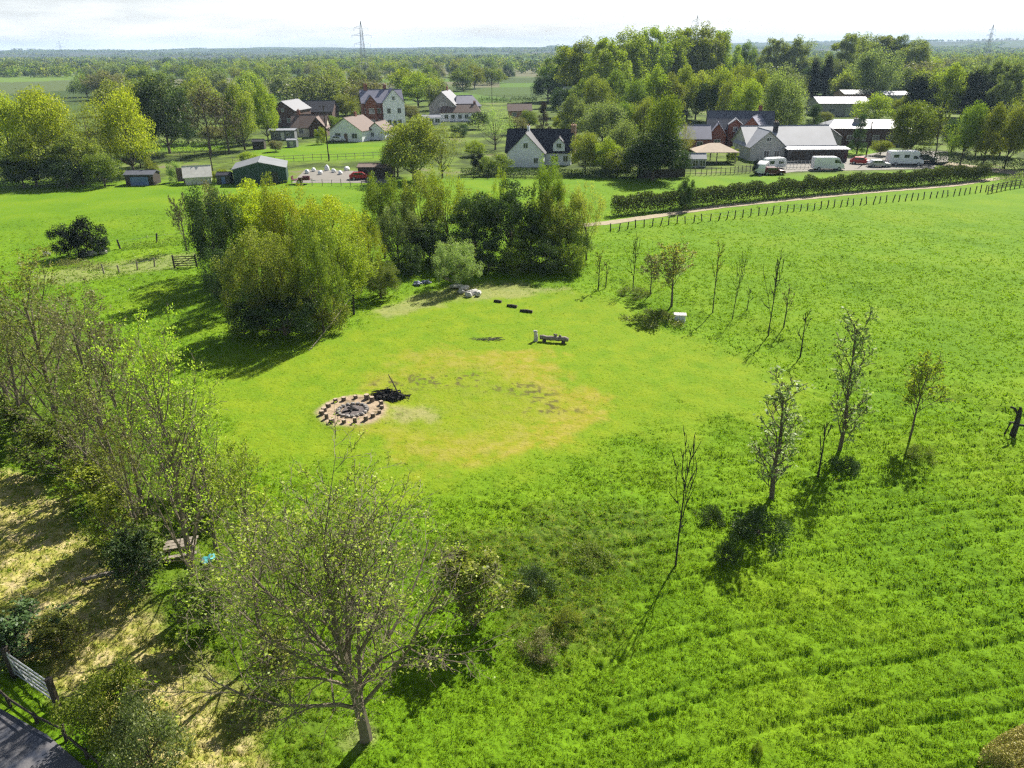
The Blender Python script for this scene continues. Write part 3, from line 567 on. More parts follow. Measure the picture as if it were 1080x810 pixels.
# white house with dark roof
r = site('white_house', 'white gabled house with a steep black roof and a brick chimney end', 'house', 568, 174, -8)
M = wing(r, 13.4, 7.4, 2.8, 6.7, 'white_wall', 'slate_dark', off=(0, 3.6)); M2 = wing(r, 8, 7.4, 2.9, 6.6, 'white_wall', 'slate_dark', off=(-2.3, .5), rot=90)
for x, z in ((-2.1, 1.4), (0, 4.3)): win(r, M2, x, z, .9, 1.0, -1, 4.0, 'x')
win(r, M, 3.4, 1.4, 1.4, 1.2, -1, 3.7); win(r, M, 5.6, 1.4, 1.0, 1.2, -1, 3.7); M3 = wing(r, 3, 2.4, 4.3, 5.5, 'white_wall', 'slate_dark', off=(4.2, 1.2), rot=90, over=.2, z=2.9); win(r, M3, 0, 4.0, 1.0, .9, -1, 1.5, 'x')
chimney(r, M, 6.9, 0, 0, 7.6, 1.0, 1.3, 'brick_pale'); chimney(r, M2, 1.0, 0, 6.2, 7.5, .7, .5, 'white_wall')
# tall gabled house
r = site('tall_house', 'tall white and brick house with grey slate roofs and a high front gable', 'house', 405, 134, 14)
M = wing(r, 12.5, 8, 7.4, 10.8, 'brick', 'slate_lilac', off=(0, 3)); M2 = wing(r, 9, 6.6, 7.5, 11.2, 'white_wall', 'slate_lilac', off=(3.2, 1.2), rot=90)
for x in (-1.6, 1.6):
    for z in (1.7, 5.0): win(r, M2, x, z, 1.1, 1.5, -1, 4.5, 'x')
win(r, M2, 0, 8.6, .8, 1.1, -1, 4.5, 'x')
for x in (-5, -3, -1.2):
    for z in (1.7, 5.0): win(r, M, x, z, 1.0, 1.5, -1, 4.0)
M3 = wing(r, 5, 3.4, 7.4, 9.5, 'brick', 'slate_lilac', off=(-3.6, .2), rot=90, over=.2)
for z in (1.7, 5.0): win(r, M3, 0, z, 1.6, 1.5, -1, 2.5, 'x')
chimney(r, M, -4.6, 0, 10, 12.4, 1.1, .6); chimney(r, M, 1.4, .5, 10, 12.2, .9, .6); door(r, M2, 0, 1.0, 2.1, -1, 4.5, 'x', 'paint_dark')
# two white bungalows before it
r = site('bungalow', 'white bungalow with a broad brown gable beside the maroon trees', 'house', 375, 147, 72)
M = wing(r, 10, 9.6, 2.8, 5.9, 'white_wall', 'tile_brown'); win(r, M, 2.3, 1.5, 1.6, 1.2, -1, 5, 'x'); win(r, M, -2.6, 1.5, 1.6, 1.2, -1, 5, 'x'); door(r, M, 0, 1, 2.05, -1, 5, 'x'); chimney(r, M, 1.0, 0, 5.5, 6.8)
r = site('bungalow', 'small white gabled annexe right of the broad brown gabled bungalow', 'house', 402, 146, 78)
M = wing(r, 7, 5.2, 2.4, 4.4, 'white_wall', 'tile_brown'); win(r, M, 1.1, 1.4, 1.0, 1.1, -1, 3.5, 'x'); door(r, M, -1.2, 1, 2.0, -1, 3.5, 'x', 'frame_white')
# dark brick farm buildings
r = site('farm_building', 'tall dark brick farm building with a pale lit right roof slope', 'farm building', 309, 132, 80)
M = wing(r, 12, 8, 5, 7.6, 'brick_dark', 'slate'); win(r, M, -1.8, 2, 1.2, 1.2, -1, 6, 'x'); win(r, M, 1.6, 2, 1.2, 1.2, -1, 6, 'x'); win(r, M, 0, 5, .9, .9, -1, 6, 'x')
r = site('farm_building', 'long black-roofed barn behind the brown-roofed farmhouse', 'farm building', 338, 128, -2)
M = wing(r, 11, 9, 3.6, 6.6, 'brick_dark', 'slate_dark'); win(r, M, -2, 1.8, 1.2, 1, -1, 4.5); door(r, M, 2, 2.6, 2.8, -1, 4.5, 'y', 'paint_dark')
r = site('farmhouse', 'brown tiled farmhouse with a dark front gable and a cream wall', 'house', 327, 144, 4)
M = wing(r, 9.5, 7, 2.6, 5.6, 'cream_wall', 'tile_brown', off=(0, 3)); M2 = wing(r, 6, 4.6, 2.6, 5.2, 'brick_dark', 'tile_brown', off=(2.6, 1.0), rot=90); win(r, M2, 0, 1.5, 1.6, 1.2, -1, 3, 'x'); win(r, M, -2.2, 1.5, 1.2, 1.2, -1, 3.5); chimney(r, M, -3, 0, 5.3, 6.8); door(r, M, -3.9, .9, 2, -1, 3.5)
r = site('cabin', 'long pale blue-grey cabin with a flat lit roof below the brick barns', 'cabin', 300, 147, 3)
M = wing(r, 6.4, 3.2, 2.5, 2.8, 'sheet_grey', 'sheet_pale'); win(r, M, -1.6, 1.5, .9, .8, -1, 1.6); win(r, M, 1.6, 1.5, .9, .8, -1, 1.6); door(r, M, 0, .9, 2, -1, 1.6, 'y', 'frame_white')
r = site('shed', 'small pale tin shed just right of the flat-roofed cabin', 'shed', 309, 155, 0)
M = wing(r, 2.4, 2, 1.7, 2.0, 'sheet_grey', 'sheet_pale', over=.1); door(r, M, 0, .9, 1.5, -1, 1.0, 'y', 'paint_silver')
r = site('shed', 'dark wooden shed left of the pale flat-roofed cabin', 'shed', 274, 157, 5)
M = wing(r, 2.8, 2.2, 1.8, 2.2, 'wood_dark', 'slate_dark', over=.1); door(r, M, 0, .9, 1.6, -1, 1.1, 'y', 'wood_dark')
# white farm with grey hipped roofs
r = site('farm_house', 'large house with tangled grey slate roofs above a white front wing', 'house', 480, 128, 3)
M = wing(r, 13.5, 6, 3, 5.2, 'white_wall', 'tile_brown', off=(1.7, 2.6), hip=1.5); M2 = wing(r, 14, 9, 5.0, 9.2, 'grey_wall', 'slate', off=(-3.0, 9), rot=80, hip=0)
M3 = wing(r, 9, 7, 4.5, 7.6, 'grey_wall', 'slate_lilac', off=(3.4, 9), rot=20, hip=2)
for x in (-4.6, -2.4, 0, 2.2, 4.6): win(r, M, x, 1.6, 1.2, 1.3, -1, 3.0)
win(r, M2, 0, 5.2, 1.2, 1.2, -1, 7, 'x'); chimney(r, M2, 2.5, 0, 8.6, 10.4); chimney(r, M, 5.0, .5, 4.4, 6.0)
r = site('glasshouse', 'low white-framed lean-to left of the house with tangled roofs', 'conservatory', 455, 131, 6)
M = wing(r, 6, 3, 2.1, 2.9, 'frame_white', 'sheet_pale', over=.1)
for x in (-2, 0, 2): win(r, M, x, 1.2, 1.5, 1.2, -1, 1.5)
# brick houses by the yard
r = site('grey_roof_house', 'low brick house with a long grey roof left of the red brick houses', 'house', 729, 157, -6)
M = wing(r, 7.4, 7, 2.8, 5.4, 'brick', 'slate_lilac'); win(r, M, -1.6, 1.5, 1.3, 1.2, -1, 3.5); win(r, M, 1.4, 1.5, 1.3, 1.2, -1, 3.5)
r = site('brick_house', 'red brick house with blue-grey roofs and several steep gables', 'house', 779, 157, -12)
M = wing(r, 15, 8, 4.4, 8.0, 'brick', 'slate', off=(0, 6)); M2 = wing(r, 9.5, 7.2, 3.6, 7.4, 'brick', 'slate_lilac', off=(3.6, 2.2), rot=72)
M3 = wing(r, 6, 3.8, 3.3, 5.8, 'brick', 'slate_lilac', off=(-5.2, 2), rot=90, over=.25); M4 = wing(r, 4.4, 3.2, 5.4, 6.6, 'brick', 'sheet_pale', off=(-1.2, 3.2), rot=90, over=.15)
for x in (-1.4, 1.4): win(r, M2, x, 1.7, 1.1, 1.3, -1, 4.75, 'x')
win(r, M2, 0, 4.7, 1.1, 1.2, -1, 4.75, 'x'); win(r, M3, 0, 1.6, 1.4, 1.2, -1, 3, 'x'); win(r, M4, 0, 4.4, 1.0, 1.0, -1, 2.2, 'x'); chimney(r, M, 4.5, .4, 7.2, 9.2); door(r, M, -2.4, 1, 2.05, -1, 4)
# bungalow with the bright roof
r = site('bungalow', 'grey-fronted bungalow with a huge sunlit pale roof behind the white van', 'house', 832, 168, 2)
M = wing(r, 19, 10, 2.9, 6.3, 'render_grey', 'sheet_pale', off=(.5, 6)); M2 = wing(r, 11, 7.4, 2.9, 6.0, 'render_grey', 'sheet_pale', off=(-5.6, 3.6), rot=90)
for x in (-2, .2): win(r, M2, x, 1.5, 1.1, 1.3, -1, 5.5, 'x')
win(r, M2, 0, 4.4, 1, .8, -1, 5.5, 'x'); chimney(r, M, -2.6, -1.6, 4.6, 7.2, .9, .7, 'slate_dark'); win(r, M, 3.2, 1.5, 1.4, 1.2, -1, 5); door(r, M, .8, 1, 2.05, -1, 5)
r = site('garage', 'long low garage with a flat white roof beside the white van', 'garage', 862, 171, -1)
M = wing(r, 12.5, 6, 2.5, 2.75, 'paint_dark', 'sheet_pale', off=(0, 3.4)); 
for x in (-4, 0, 4): door(r, M, x, 3.0, 2.1, -1, 3.0, 'y', 'wood_dark', 'garage_door')
r = site('outbuilding', 'grey gabled outbuilding showing over the long garage roof', 'outbuilding', 869, 157, 74)
M = wing(r, 8, 6, 3.2, 5.2, 'grey_wall', 'slate'); win(r, M, 0, 2.0, 1.2, 1.2, -1, 4, 'x')
r = site('stable_block', 'dark brick block under a broad pale curved roof behind the parked cars', 'workshop', 906, 151, -6)
M = wing(r, 19, 10, 4.0, 5.6, 'brick_dark', 'sheet_pale', hip=3)
for x in (-7, -4, -1, 2, 5): win(r, M, x, 1.8, 1.4, 1.3, -1, 5)
door(r, M, 7.6, 2.2, 2.4, -1, 5, 'y', 'paint_dark'); chimney(r, M, -2, -2, 4.8, 6.0, 1.6, .9, 'grey_wall')
r = site('warehouse', 'large grey warehouse roof right of the black cypresses', 'warehouse', 882, 121, -6)
M = wing(r, 17, 15, 4.2, 6.0, 'grey_wall', 'slate_lilac'); door(r, M, 2, 3, 3, -1, 7.5, 'y', 'paint_silver'); win(r, M, -4, 2, 2, 1, -1, 7.5)
r = site('warehouse', 'pale ribbed industrial roof standing farther back than the grey warehouse', 'warehouse', 905, 109, -4)
M = wing(r, 17, 14, 4, 5.4, 'brick_pale', 'sheet_grey'); door(r, M, -3, 3, 3, -1, 7, 'y', 'paint_silver')
r = site('warehouse', 'small white industrial unit left of the dark pines', 'warehouse', 938, 112, 3)
M = wing(r, 10, 11, 4.5, 5.6, 'sheet_pale', 'sheet_pale'); door(r, M, 0, 3, 3, -1, 5.5, 'y', 'sheet_grey')
r = site('distant_house', 'lone pale roof showing between the big trees at the right', 'house', 981, 78, 5); M = wing(r, 20, 10, 5, 8, 'cream_wall', 'tile_tan'); win(r, M, 0, 2.5, 2, 1.5, -1, 5)
r = site('distant_house', 'pale lilac roof half buried in trees above the black-roofed white house', 'house', 612, 117, -28); M = wing(r, 14, 11, 5.0, 8.6, 'white_wall', 'slate_lilac'); win(r, M, 0, 2.5, 2, 1.5, -1, 5.5)
r = site('distant_house', 'far cottage with a pale roof behind the dark brick farm buildings', 'house', 322, 106, 40); M = wing(r, 12, 9, 4.6, 7.6, 'cream_wall', 'sheet_pale'); win(r, M, 0, 2.0, 2, 1.2, -1, 4.5)
r = site('distant_house', 'roof corner showing through trees left of the bright green chestnut', 'house', 668, 128, -15); M = wing(r, 10, 8, 5, 7.8, 'white_wall', 'slate_lilac'); win(r, M, 0, 2.5, 2, 1.5, -1, 4)
r = site('distant_house', 'low brick house with a brown roof beyond the pale willow', 'house', 548, 124, 2); M = wing(r, 8, 6, 2.6, 4.6, 'brick_pale', 'tile_brown'); win(r, M, -2, 1.4, 1.4, 1.2, -1, 3); win(r, M, 2, 1.4, 1.4, 1.2, -1, 3)
r = site('cottage', 'little white cottage glimpsed between the yellow-green trees on the left', 'house', 42, 163, 10); M = wing(r, 7, 5, 2.8, 4.8, 'white_wall', 'sheet_grey'); win(r, M, 0, 1.4, 1.2, 1, -1, 2.5)
# pavilion with an open hipped roof
r = site('pavilion', 'open garden pavilion with a shallow tan hipped roof by the slatted fence', 'pavilion', 752, 171, 0)
mb = MB()
for x in (-3.9, 0, 3.9):
    for y in (-2.6, 2.6): p = MB(); p.box((x, y, 1.15), (.18, .18, 2.3)); p.build('post', 'wood_grey', r)
mb = MB(); mb.add([(-4.5, -3.2, 2.3), (4.5, -3.2, 2.3), (4.5, 3.2, 2.3), (-4.5, 3.2, 2.3), (-1, 0, 3.8), (1, 0, 3.8), (-4.5, -3.2, 2.42), (4.5, -3.2, 2.42), (4.5, 3.2, 2.42), (-4.5, 3.2, 2.42), (-1, 0, 3.95), (1, 0, 3.95)],
    [(6, 7, 11, 10), (7, 8, 11), (8, 9, 10, 11), (9, 6, 10), (0, 4, 5, 1), (1, 5, 2), (2, 5, 4, 3), (3, 4, 0), (0, 1, 7, 6), (1, 2, 8, 7), (2, 3, 9, 8), (3, 0, 6, 9)]); mb.build('roof', 'tile_tan', r)
r = site('greenhouse', 'small pale greenhouse just left of the garden pavilion', 'greenhouse', 732, 176, -4)
M = wing(r, 4.2, 2.6, 1.7, 2.6, 'sheet_grey', 'sheet_pale', over=.1)
for x in (-1.4, 0, 1.4): win(r, M, x, .95, 1.1, 1.2, -1, 1.3)
r = site('leaning_shed', 'tumbledown pale timber shed with one rusty roof slope left of the green barn', 'shed', 210, 193, 20)
M = wing(r, 4.4, 3.4, 1.5, 3.0, 'canvas', 'canvas', over=.3); mb = MB(); mb.box((-2.6, .8, 1.6), (2.0, .2, 2.4)); mb.box((-1.9, -.8, .8), (1.2, .15, 1.4)); mb.build('side_panel', 'tile_brown', r); door(r, M, .9, .9, 1.3, -1, 1.7, 'y', 'stone_pale')
r = site('hen_house', 'little dark cabin at the field edge left of the pale shed', 'shed', 238, 193, 3)
M = wing(r, 2.4, 2, 1.5, 1.9, 'paint_dark', 'slate_dark', over=.1); door(r, M, 0, .7, 1.3, -1, 1.0, 'y', 'paint_blue')
r = site('stable', 'wooden field shelter with a dark open front below the yellow-green trees', 'field shelter', 152, 194, 2)
M = wing(r, 5, 3.2, 1.9, 2.4, 'wood_dark', 'slate', over=.2); mb = MB(); mb.box((0, -1.64, .8), (3.2, .05, 1.5)); mb.build('opening', 'paint_blue', r)
r = site('stable', 'dark low shelter under trees behind the red car', 'field shelter', 398, 187, -3)
M = wing(r, 6.4, 3.2, 2.1, 2.5, 'wood_dark', 'tile_brown', over=.2); door(r, M, 1.5, 1.2, 1.8, -1, 1.6, 'y', 'wood_dark')

# ------------------------------------------------------------------ vehicles
def wheel(root, x, y, rad=.34, w=.22):
    t_ = MB(); t_.tube([(x, y - w / 2, rad), (x, y + w / 2, rad)], rad, 18); o = t_.build('wheel', 'rubber', root)
    h_ = MB(); s_ = 1 if y > 0 else -1; h_.tube([(x, y + s_ * (w / 2 - .01), rad), (x, y + s_ * (w / 2 + .02), rad)], rad * .6, 12); h_.build('rim', 'paint_silver', o)
def vehicle(name, label, cat, u, v, rz, kind, paint, group=None):
    r = site(name, label, cat, u, v, rz, group); P = {
        'van': ([(-2.95, .35), (-2.95, 2.35), (-2.8, 2.55), (1.3, 2.55), (1.75, 2.4), (2.35, 1.45), (2.9, 1.15), (2.98, .9), (2.98, .35)], 2.0, (-1.9, 1.95), .36),
        'camper': ([(-3.4, .4), (-3.4, 2.5), (-3.2, 2.85), (1.9, 2.9), (2.35, 2.7), (2.4, 2.15), (2.15, 1.95), (2.7, 1.3), (3.35, 1.1), (3.45, .8), (3.45, .4)], 2.2, (-2.0, 2.4), .36),
        'car': ([(-2.1, .3), (-2.12, .85), (-1.85, 1.0), (-1.35, 1.42), (.35, 1.44), (1.05, .98), (1.95, .84), (2.12, .6), (2.1, .3)], 1.72, (-1.3, 1.32), .32),
        'caravan': ([(-2.5, .45), (-2.62, 1.5), (-2.35, 2.35), (-1.9, 2.6), (1.9, 2.6), (2.35, 2.3), (2.62, 1.3), (2.5, .45)], 2.1, (0,), .3)}[kind]
    pts, w, wh, rad = P; b_ = MB(); b_.prism(pts[::-1], -w / 2, w / 2, .12); b_.build('body', paint, r); y = w / 2 + .004
    for x in wh:
        for s_ in (-1, 1): wheel(r, x, s_ * (w / 2 - .08), rad)
    def pane(pt, s_=-1, name='window'): q = MB(); q.prism(pt, s_ * y - .012, s_ * y + .012); q.build(name, 'glass', r)
    for s_ in (-1, 1):
        if kind == 'van': pane([(.95, 1.45), (.95, 2.1), (1.5, 2.1), (2.0, 1.45)], s_); pane([(2.05, 1.3), (1.7, 2.05), (1.72, 2.2), (2.3, 1.4)], s_)
        if kind == 'camper': pane([(1.2, 1.4), (1.2, 2.0), (1.8, 2.0), (2.35, 1.4)], s_); pane([(-2.6, 1.6), (-2.6, 2.2), (-1.6, 2.2), (-1.6, 1.6)], s_); pane([(-.6, 1.6), (-.6, 2.2), (.4, 2.2), (.4, 1.6)], s_)
        if kind == 'car': pane([(-1.3, 1.0), (-1.1, 1.36), (-.45, 1.38), (-.45, 1.0)], s_); pane([(-.35, 1.0), (-.35, 1.38), (.25, 1.38), (.75, 1.0)], s_)
        if kind == 'caravan': pane([(-1.9, 1.3), (-1.9, 2.0), (-.7, 2.0), (-.7, 1.3)], s_); pane([(.5, 1.3), (.5, 2.0), (1.8, 2.0), (1.8, 1.3)], s_)
    fx = pts[-2][0]
    if kind == 'caravan': r.scale = (.85, .85, .85)
    for s_ in (-1, 1):
        if kind != 'caravan': q = MB(); q.box((fx - .02, s_ * w * .36, .72), (.08, .3, .18)); q.build('headlight', 'lamp_clear', r)
        q = MB(); q.box((pts[0][0] - .01, s_ * w * .4, .8), (.06, .16, .22)); q.build('tail_light', 'lamp_red', r)
    if kind == 'caravan': q = MB(); q.box((3.1, 0, .45), (1.2, .08, .08)); q.build('tow_bar', 'steel', r)
    else: q = MB(); q.box((fx + .02, 0, .42), (.12, w * .9, .2)); q.build('bumper', 'paint_dark' if kind != 'car' else paint, r)
    return r
vehicle('van', 'white panel van parked beside the long garage, nose to the right', 'van', 872, 179, -3, 'van', 'paint_white')
vehicle('motorhome', 'white motorhome with an overhanging cab at the right end of the yard', 'motorhome', 953, 174, -6, 'camper', 'paint_white')
vehicle('caravan', 'rounded white caravan, the left of the two beside the bungalow', 'caravan', 803, 183, 62, 'caravan', 'paint_white', 'caravans beside the bungalow')
vehicle('caravan', 'rounded white caravan, the right of the two beside the bungalow', 'caravan', 816, 178, 15, 'caravan', 'paint_white', 'caravans beside the bungalow')
vehicle('car', 'dark maroon car parked in front of the white caravans', 'car', 815, 184, -2, 'car', 'paint_maroon')
vehicle('car', 'bright red car parked between the white van and the motorhome', 'car', 908, 173, -30, 'car', 'paint_red')
vehicle('car', 'silver car parked just left of the white motorhome', 'car', 926, 176, -5, 'car', 'paint_silver')
vehicle('car', 'small silver car behind the motorhome at the lane end', 'car', 975, 170, -20, 'car', 'paint_silver')
vehicle('car', 'red car parked by the green barn yard under the olive trees', 'car', 381, 189, 8, 'car', 'paint_red')
vehicle('car', 'white car parked beside the red one under the olive trees', 'car', 393, 186, 4, 'car', 'paint_white')
vehicle('car', 'white car in front of the broad brown gabled bungalow', 'car', 357, 149, -4, 'car', 'paint_white')
vehicle('car', 'dark car on the drive right of the house with tangled roofs', 'car', 553, 113, 10, 'car', 'paint_dark')
# farm trailer by the barn
r = site('farm_trailer', 'rusty maroon farm trailer right of the green barn', 'trailer', 318, 194, 4)
mb = MB(); mb.box((0, 0, .85), (3.2, 1.6, .12)); mb.box((-1.55, 0, 1.2), (.1, 1.6, .6)); mb.box((.6, -.77, 1.1), (1.9, .06, .4)); mb.box((.9, .3, 1.15), (1.2, .7, .5)); mb.build('body', 'paint_maroon', r)
for s_ in (-1, 1): wheel(r, -.3, s_ * .85, .42)
mb = MB(); mb.tube([(1.5, 0, .8), (2.6, 0, .55)], .07, 6); mb.build('tow_bar', 'steel', r)

# white sacks along the yard
rng_ = random.Random(8)
sack_lab = ['flat white sack at the left end of the yard row', 'small white sack second along the yard row', 'wide white sack third along the yard row', 'upright white tub in the middle of the yard row', 'white sack right of the upright tub in the yard', 'low white sack nearer the right end of the yard row', 'round white sack at the right end of the yard row']
for i, (u, v) in enumerate([(324, 183), (331, 181), (338, 184), (345, 180), (352, 182), (359, 184), (366, 180)]):
    mb = MB(); mb.blob((0, 0, .3), (rng_.uniform(.45, .8), .45, rng_.uniform(.3, .55) * (1.6 if i == 3 else 1)), rng_, .15, 9, 6); o = mb.build('white_sack', 'paint_white', smooth=True); o.location = ground_at(u, v); o.rotation_euler.z = rng_.random() * 3
    tag(o, sack_lab[i], 'sack', 'white sacks in the barn yard')

# ------------------------------------------------------------------ fences, posts, gates
def fence(name, label, px, step, ph, rails, col='wood_grey', pr=.06, jit=.06, plank=False, cat='fence', wire=False, solid=False):
    pts = [Vector(G(u, v)) for u, v in px]; r = empty(name, label, cat, (pts[0].x, pts[0].y, 0)); o0 = pts[0].copy(); out = []; rnd = random.Random(int(px[0][0]))
    for a, b_ in zip(pts, pts[1:]):
        n = max(1, round((b_ - a).length / step)); out += [a.lerp(b_, k / n) for k in range(n)]
    out.append(pts[-1]); out = out[:100]
    for p in out:
        mb = MB(); z = TH(p.x, p.y); x, y = p.x - o0.x, p.y - o0.y; h_ = ph * rnd.uniform(.9, 1.12); lx, ly = rnd.gauss(0, jit), rnd.gauss(0, jit)
        mb.tube([(x, y, z - .2), (x + lx, y + ly, z + h_)], [pr, pr * .9], 6); mb.build('post', col, r)
    for k, hr in enumerate(rails):
        mb = MB()
        for a, b_ in zip(out, out[1:]):
            A = Vector((a.x - o0.x, a.y - o0.y, TH(a.x, a.y) + hr)); B = Vector((b_.x - o0.x, b_.y - o0.y, TH(b_.x, b_.y) + hr)); mb.tube([A, B], .012 if wire else .045, 4)
        mb.build('wire' if wire else 'rail', 'galv' if wire else col, r)
    if solid:
        mb = MB()
        for a, b_ in zip(out, out[1:]):
            d = b_ - a; mb.box(((a.x + b_.x) / 2 - o0.x, (a.y + b_.y) / 2 - o0.y - .08, TH(a.x, a.y) + ph * .5), (d.length, .04, ph * .92), rz=math.atan2(d.y, d.x))
        mb.build('panel', col, r)
    return r
fence('post_fence', 'long line of dark fence posts between the big meadow and the gravel track', [(644, 243), (705, 237), (800, 228), (900, 217), (1000, 207), (1045, 201)], 1.3, 1.05, [.5, .95], 'wood_dark', .08, .1, wire=True)
fence('rail_fence', 'dark post and rail fence at the far right end of the track', [(1042, 204), (1060, 200), (1085, 196), (1110, 192)], 1.4, 1.3, [.45, .85, 1.2], 'wood_dark', .08)
fence('yard_fence', 'thin row of wooden stakes across the grass above the barn yard', [(246, 172), (290, 171), (330, 169), (365, 168), (403, 166)], 1.8, 1.3, [.6, 1.15], 'wood_grey', .06)
fence('paddock_fence', 'grey post and wire fence between the yard and the left field', [(308, 196), (340, 196), (370, 196), (405, 196)], 2.0, 1.2, [.5, 1.0], 'wood_grey', .06, wire=True)
fence('slatted_fence', 'grey slatted garden fence in front of the pavilion', [(722, 185), (745, 185), (770, 184), (795, 182)], 1.0, 1.4, [.4, 1.2], 'wood_grey', .07)
fence('yard_railings', 'pale railings between the caravans and the white van', [(822, 179), (840, 178), (857, 178)], .8, 1.6, [.3, .9, 1.5], 'paint_silver', .04)
fence('panel_fence', 'dark solid panel fence under the big chestnut', [(672, 188), (696, 188), (722, 187)], 2.0, 1.7, [1.2], 'wood_dark', .07, solid=True)
fence('roadside_rail', 'low dark rail along the grass below the white house', [(484, 189), (530, 189), (566, 189)], 2.5, .9, [.4, .8], 'wood_dark', .07)
fence('field_fence', 'broken line of leaning posts along the left field', [(127, 262), (165, 257), (205, 253)], 5.2, 1.3, [.9], 'wood_dark', .11, .12, wire=True)
fence('track_posts', 'short line of posts along the pale bare track at the left', [(110, 289), (126, 288), (145, 285), (163, 282)], 2.2, 1.0, [.8], 'wood_grey', .08, .08, wire=True)
fence('garden_fence', 'dark garden wall rail in front of the lawns behind the yellow-green trees', [(138, 168), (190, 166), (238, 163)], 3, 1.0, [.3, .6, .9], 'wood_dark', .08)
fence('far_paddock_fence', 'thin dark fence across the paddock right of the house with tangled roofs', [(508, 104), (540, 103), (562, 103)], 4, 1.4, [.5, 1.2], 'wood_dark', .1)
def wooden_gate(name, label, u, v, rz, L_, H_, mtl):
    r = site(name, label, 'gate', u, v, rz)
    for x in (-L_ / 2, L_ / 2): mb = MB(); mb.box((x, 0, H_ * .55), (.16, .16, H_ * 1.15)); mb.build('post', mtl, r)
    for k in range(5): mb = MB(); mb.box((0, 0, .25 + k * (H_ - .3) / 4), (L_ - .2, .05, .09)); mb.build('bar', mtl, r)
    mb = MB(); mb.tube([(-L_ / 2 + .1, -.05, .25), (L_ / 2 - .1, -.05, H_ - .1)], .04, 5); mb.build('brace', mtl, r); return r
wooden_gate('field_gate', 'dark wooden five-bar gate half hidden by the ivy-dark tree', 196, 282, 8, 2.4, 1.3, 'wood_dark')

# silver gate and its posts in the bottom left corner
g0 = ground_at(18, 716); g1 = ground_at(60, 746); d = g1 - g0; Lg = d.length
r = empty('metal_gate', 'silver five-bar metal gate in the shaded bottom left corner', 'gate', (g0.x, g0.y, g0.z), math.atan2(d.y, d.x))
for k in range(5): mb = MB(); z = .28 + k * .24; mb.tube([(0, 0, z), (Lg, 0, z)], .032, 8); mb.build('bar', 'steel', r)
for x in (0, Lg): mb = MB(); mb.tube([(x, 0, .2), (x, 0, 1.32)], .035, 8); mb.build('stile', 'steel', r)
mb = MB(); mb.tube([(Lg * .5, 0, .28), (Lg * .5, 0, 1.24)], .025, 6); mb.build('stile', 'steel', r)
mb = MB(); mb.tube([(.05, -.04, 1.2), (Lg * .5, -.04, .3)], .02, 6); mb.build('brace', 'steel', r)
for nm, t_, lab in (('gate_post', -.12, 'dark timber post at the upper end of the silver gate'), ('gate_post', Lg + .14, 'dark timber post at the lower end of the silver gate')):
    p = g0 + d.normalized() * t_; mb = MB(); mb.box((0, 0, .6), (.17, .17, 1.7)); mb.box((0, 0, 1.47), (.2, .2, .05)); o = mb.build(nm, 'wood_dark'); o.location = (p.x, p.y, TH(p.x, p.y)); tag(o, lab, 'post')
fence('roadside_fence', 'dark timber kerb fence between the wet road and the grass at bottom left', [(-14, 722), (12, 745), (40, 763), (66, 776)], 1.1, .45, [.38], 'wood_dark', .06)
fence('straw_bank_rail', 'dark low rail along the road edge right of the silver gate', [(70, 782), (92, 800), (112, 818)], 1.0, .5, [.4], 'wood_dark', .06)

# ------------------------------------------------------------------ fire circle
pit = ground_at(372, 433); seat_lab = []
r = empty('fire_pit', 'round stone fire pit with charred centre ringed by the log seats', 'fire pit', pit)
for k in range(18):
    a = 2 * math.pi * k / 18; mb = MB(); mb.blob((math.cos(a) * .95, math.sin(a) * .95, .07), (.17, .15, .11), rng_, .25, 7, 4); mb.build('stone', 'stone', r)
mb = MB()
for k in range(28): a = 2 * math.pi * k / 28; q = .8; mb.add([(0, 0, .09)] if k == 0 else [], []); mb.add([(math.cos(a) * q * rng_.uniform(.85, 1), math.sin(a) * q * rng_.uniform(.85, 1), .05)], [])
mb.f = [(0, 1 + k, 1 + (k + 1) % 28) for k in range(28)]; mb.build('ash_bed', 'ash', r)
mb = MB()
for k in range(7): a = rng_.random() * 6.28; x, y = rng_.gauss(0, .2), rng_.gauss(0, .2); mb.tube([(x - math.cos(a) * .35, y - math.sin(a) * .35, .1), (x + math.cos(a) * .35, y + math.sin(a) * .35, .17)], .05, 6)
mb.build('charred_logs', 'charcoal', r)
for k in range(17):
    a = 2 * math.pi * (k + .35 * rng_.random()) / 17 + .1; q = rng_.uniform(1.72, 1.95); x, y = pit.x + math.cos(a) * q * 1.05, pit.y + math.sin(a) * q
    e = empty('log_seat', 'dark sawn log stump in the ring of seats round the fire pit', 'log seat', (x, y, TH(x, y)), rng_.random() * 6, 'log stump seats round the fire pit')
    h_ = rng_.uniform(.2, .36); w = rng_.uniform(.12, .19); mb = MB(); mb.tube([(0, 0, -.05), (0, 0, h_ * .5), (rng_.gauss(0, .02), 0, h_)], [w * 1.08, w, w * .97], 10); mb.build('trunk_section', 'bark', e)
    mb = MB(); mb.tube([(0, 0, h_ + .001), (0, 0, h_ + .012)], w * .9, 10); mb.build('cut_face', 'wood_cut', e)
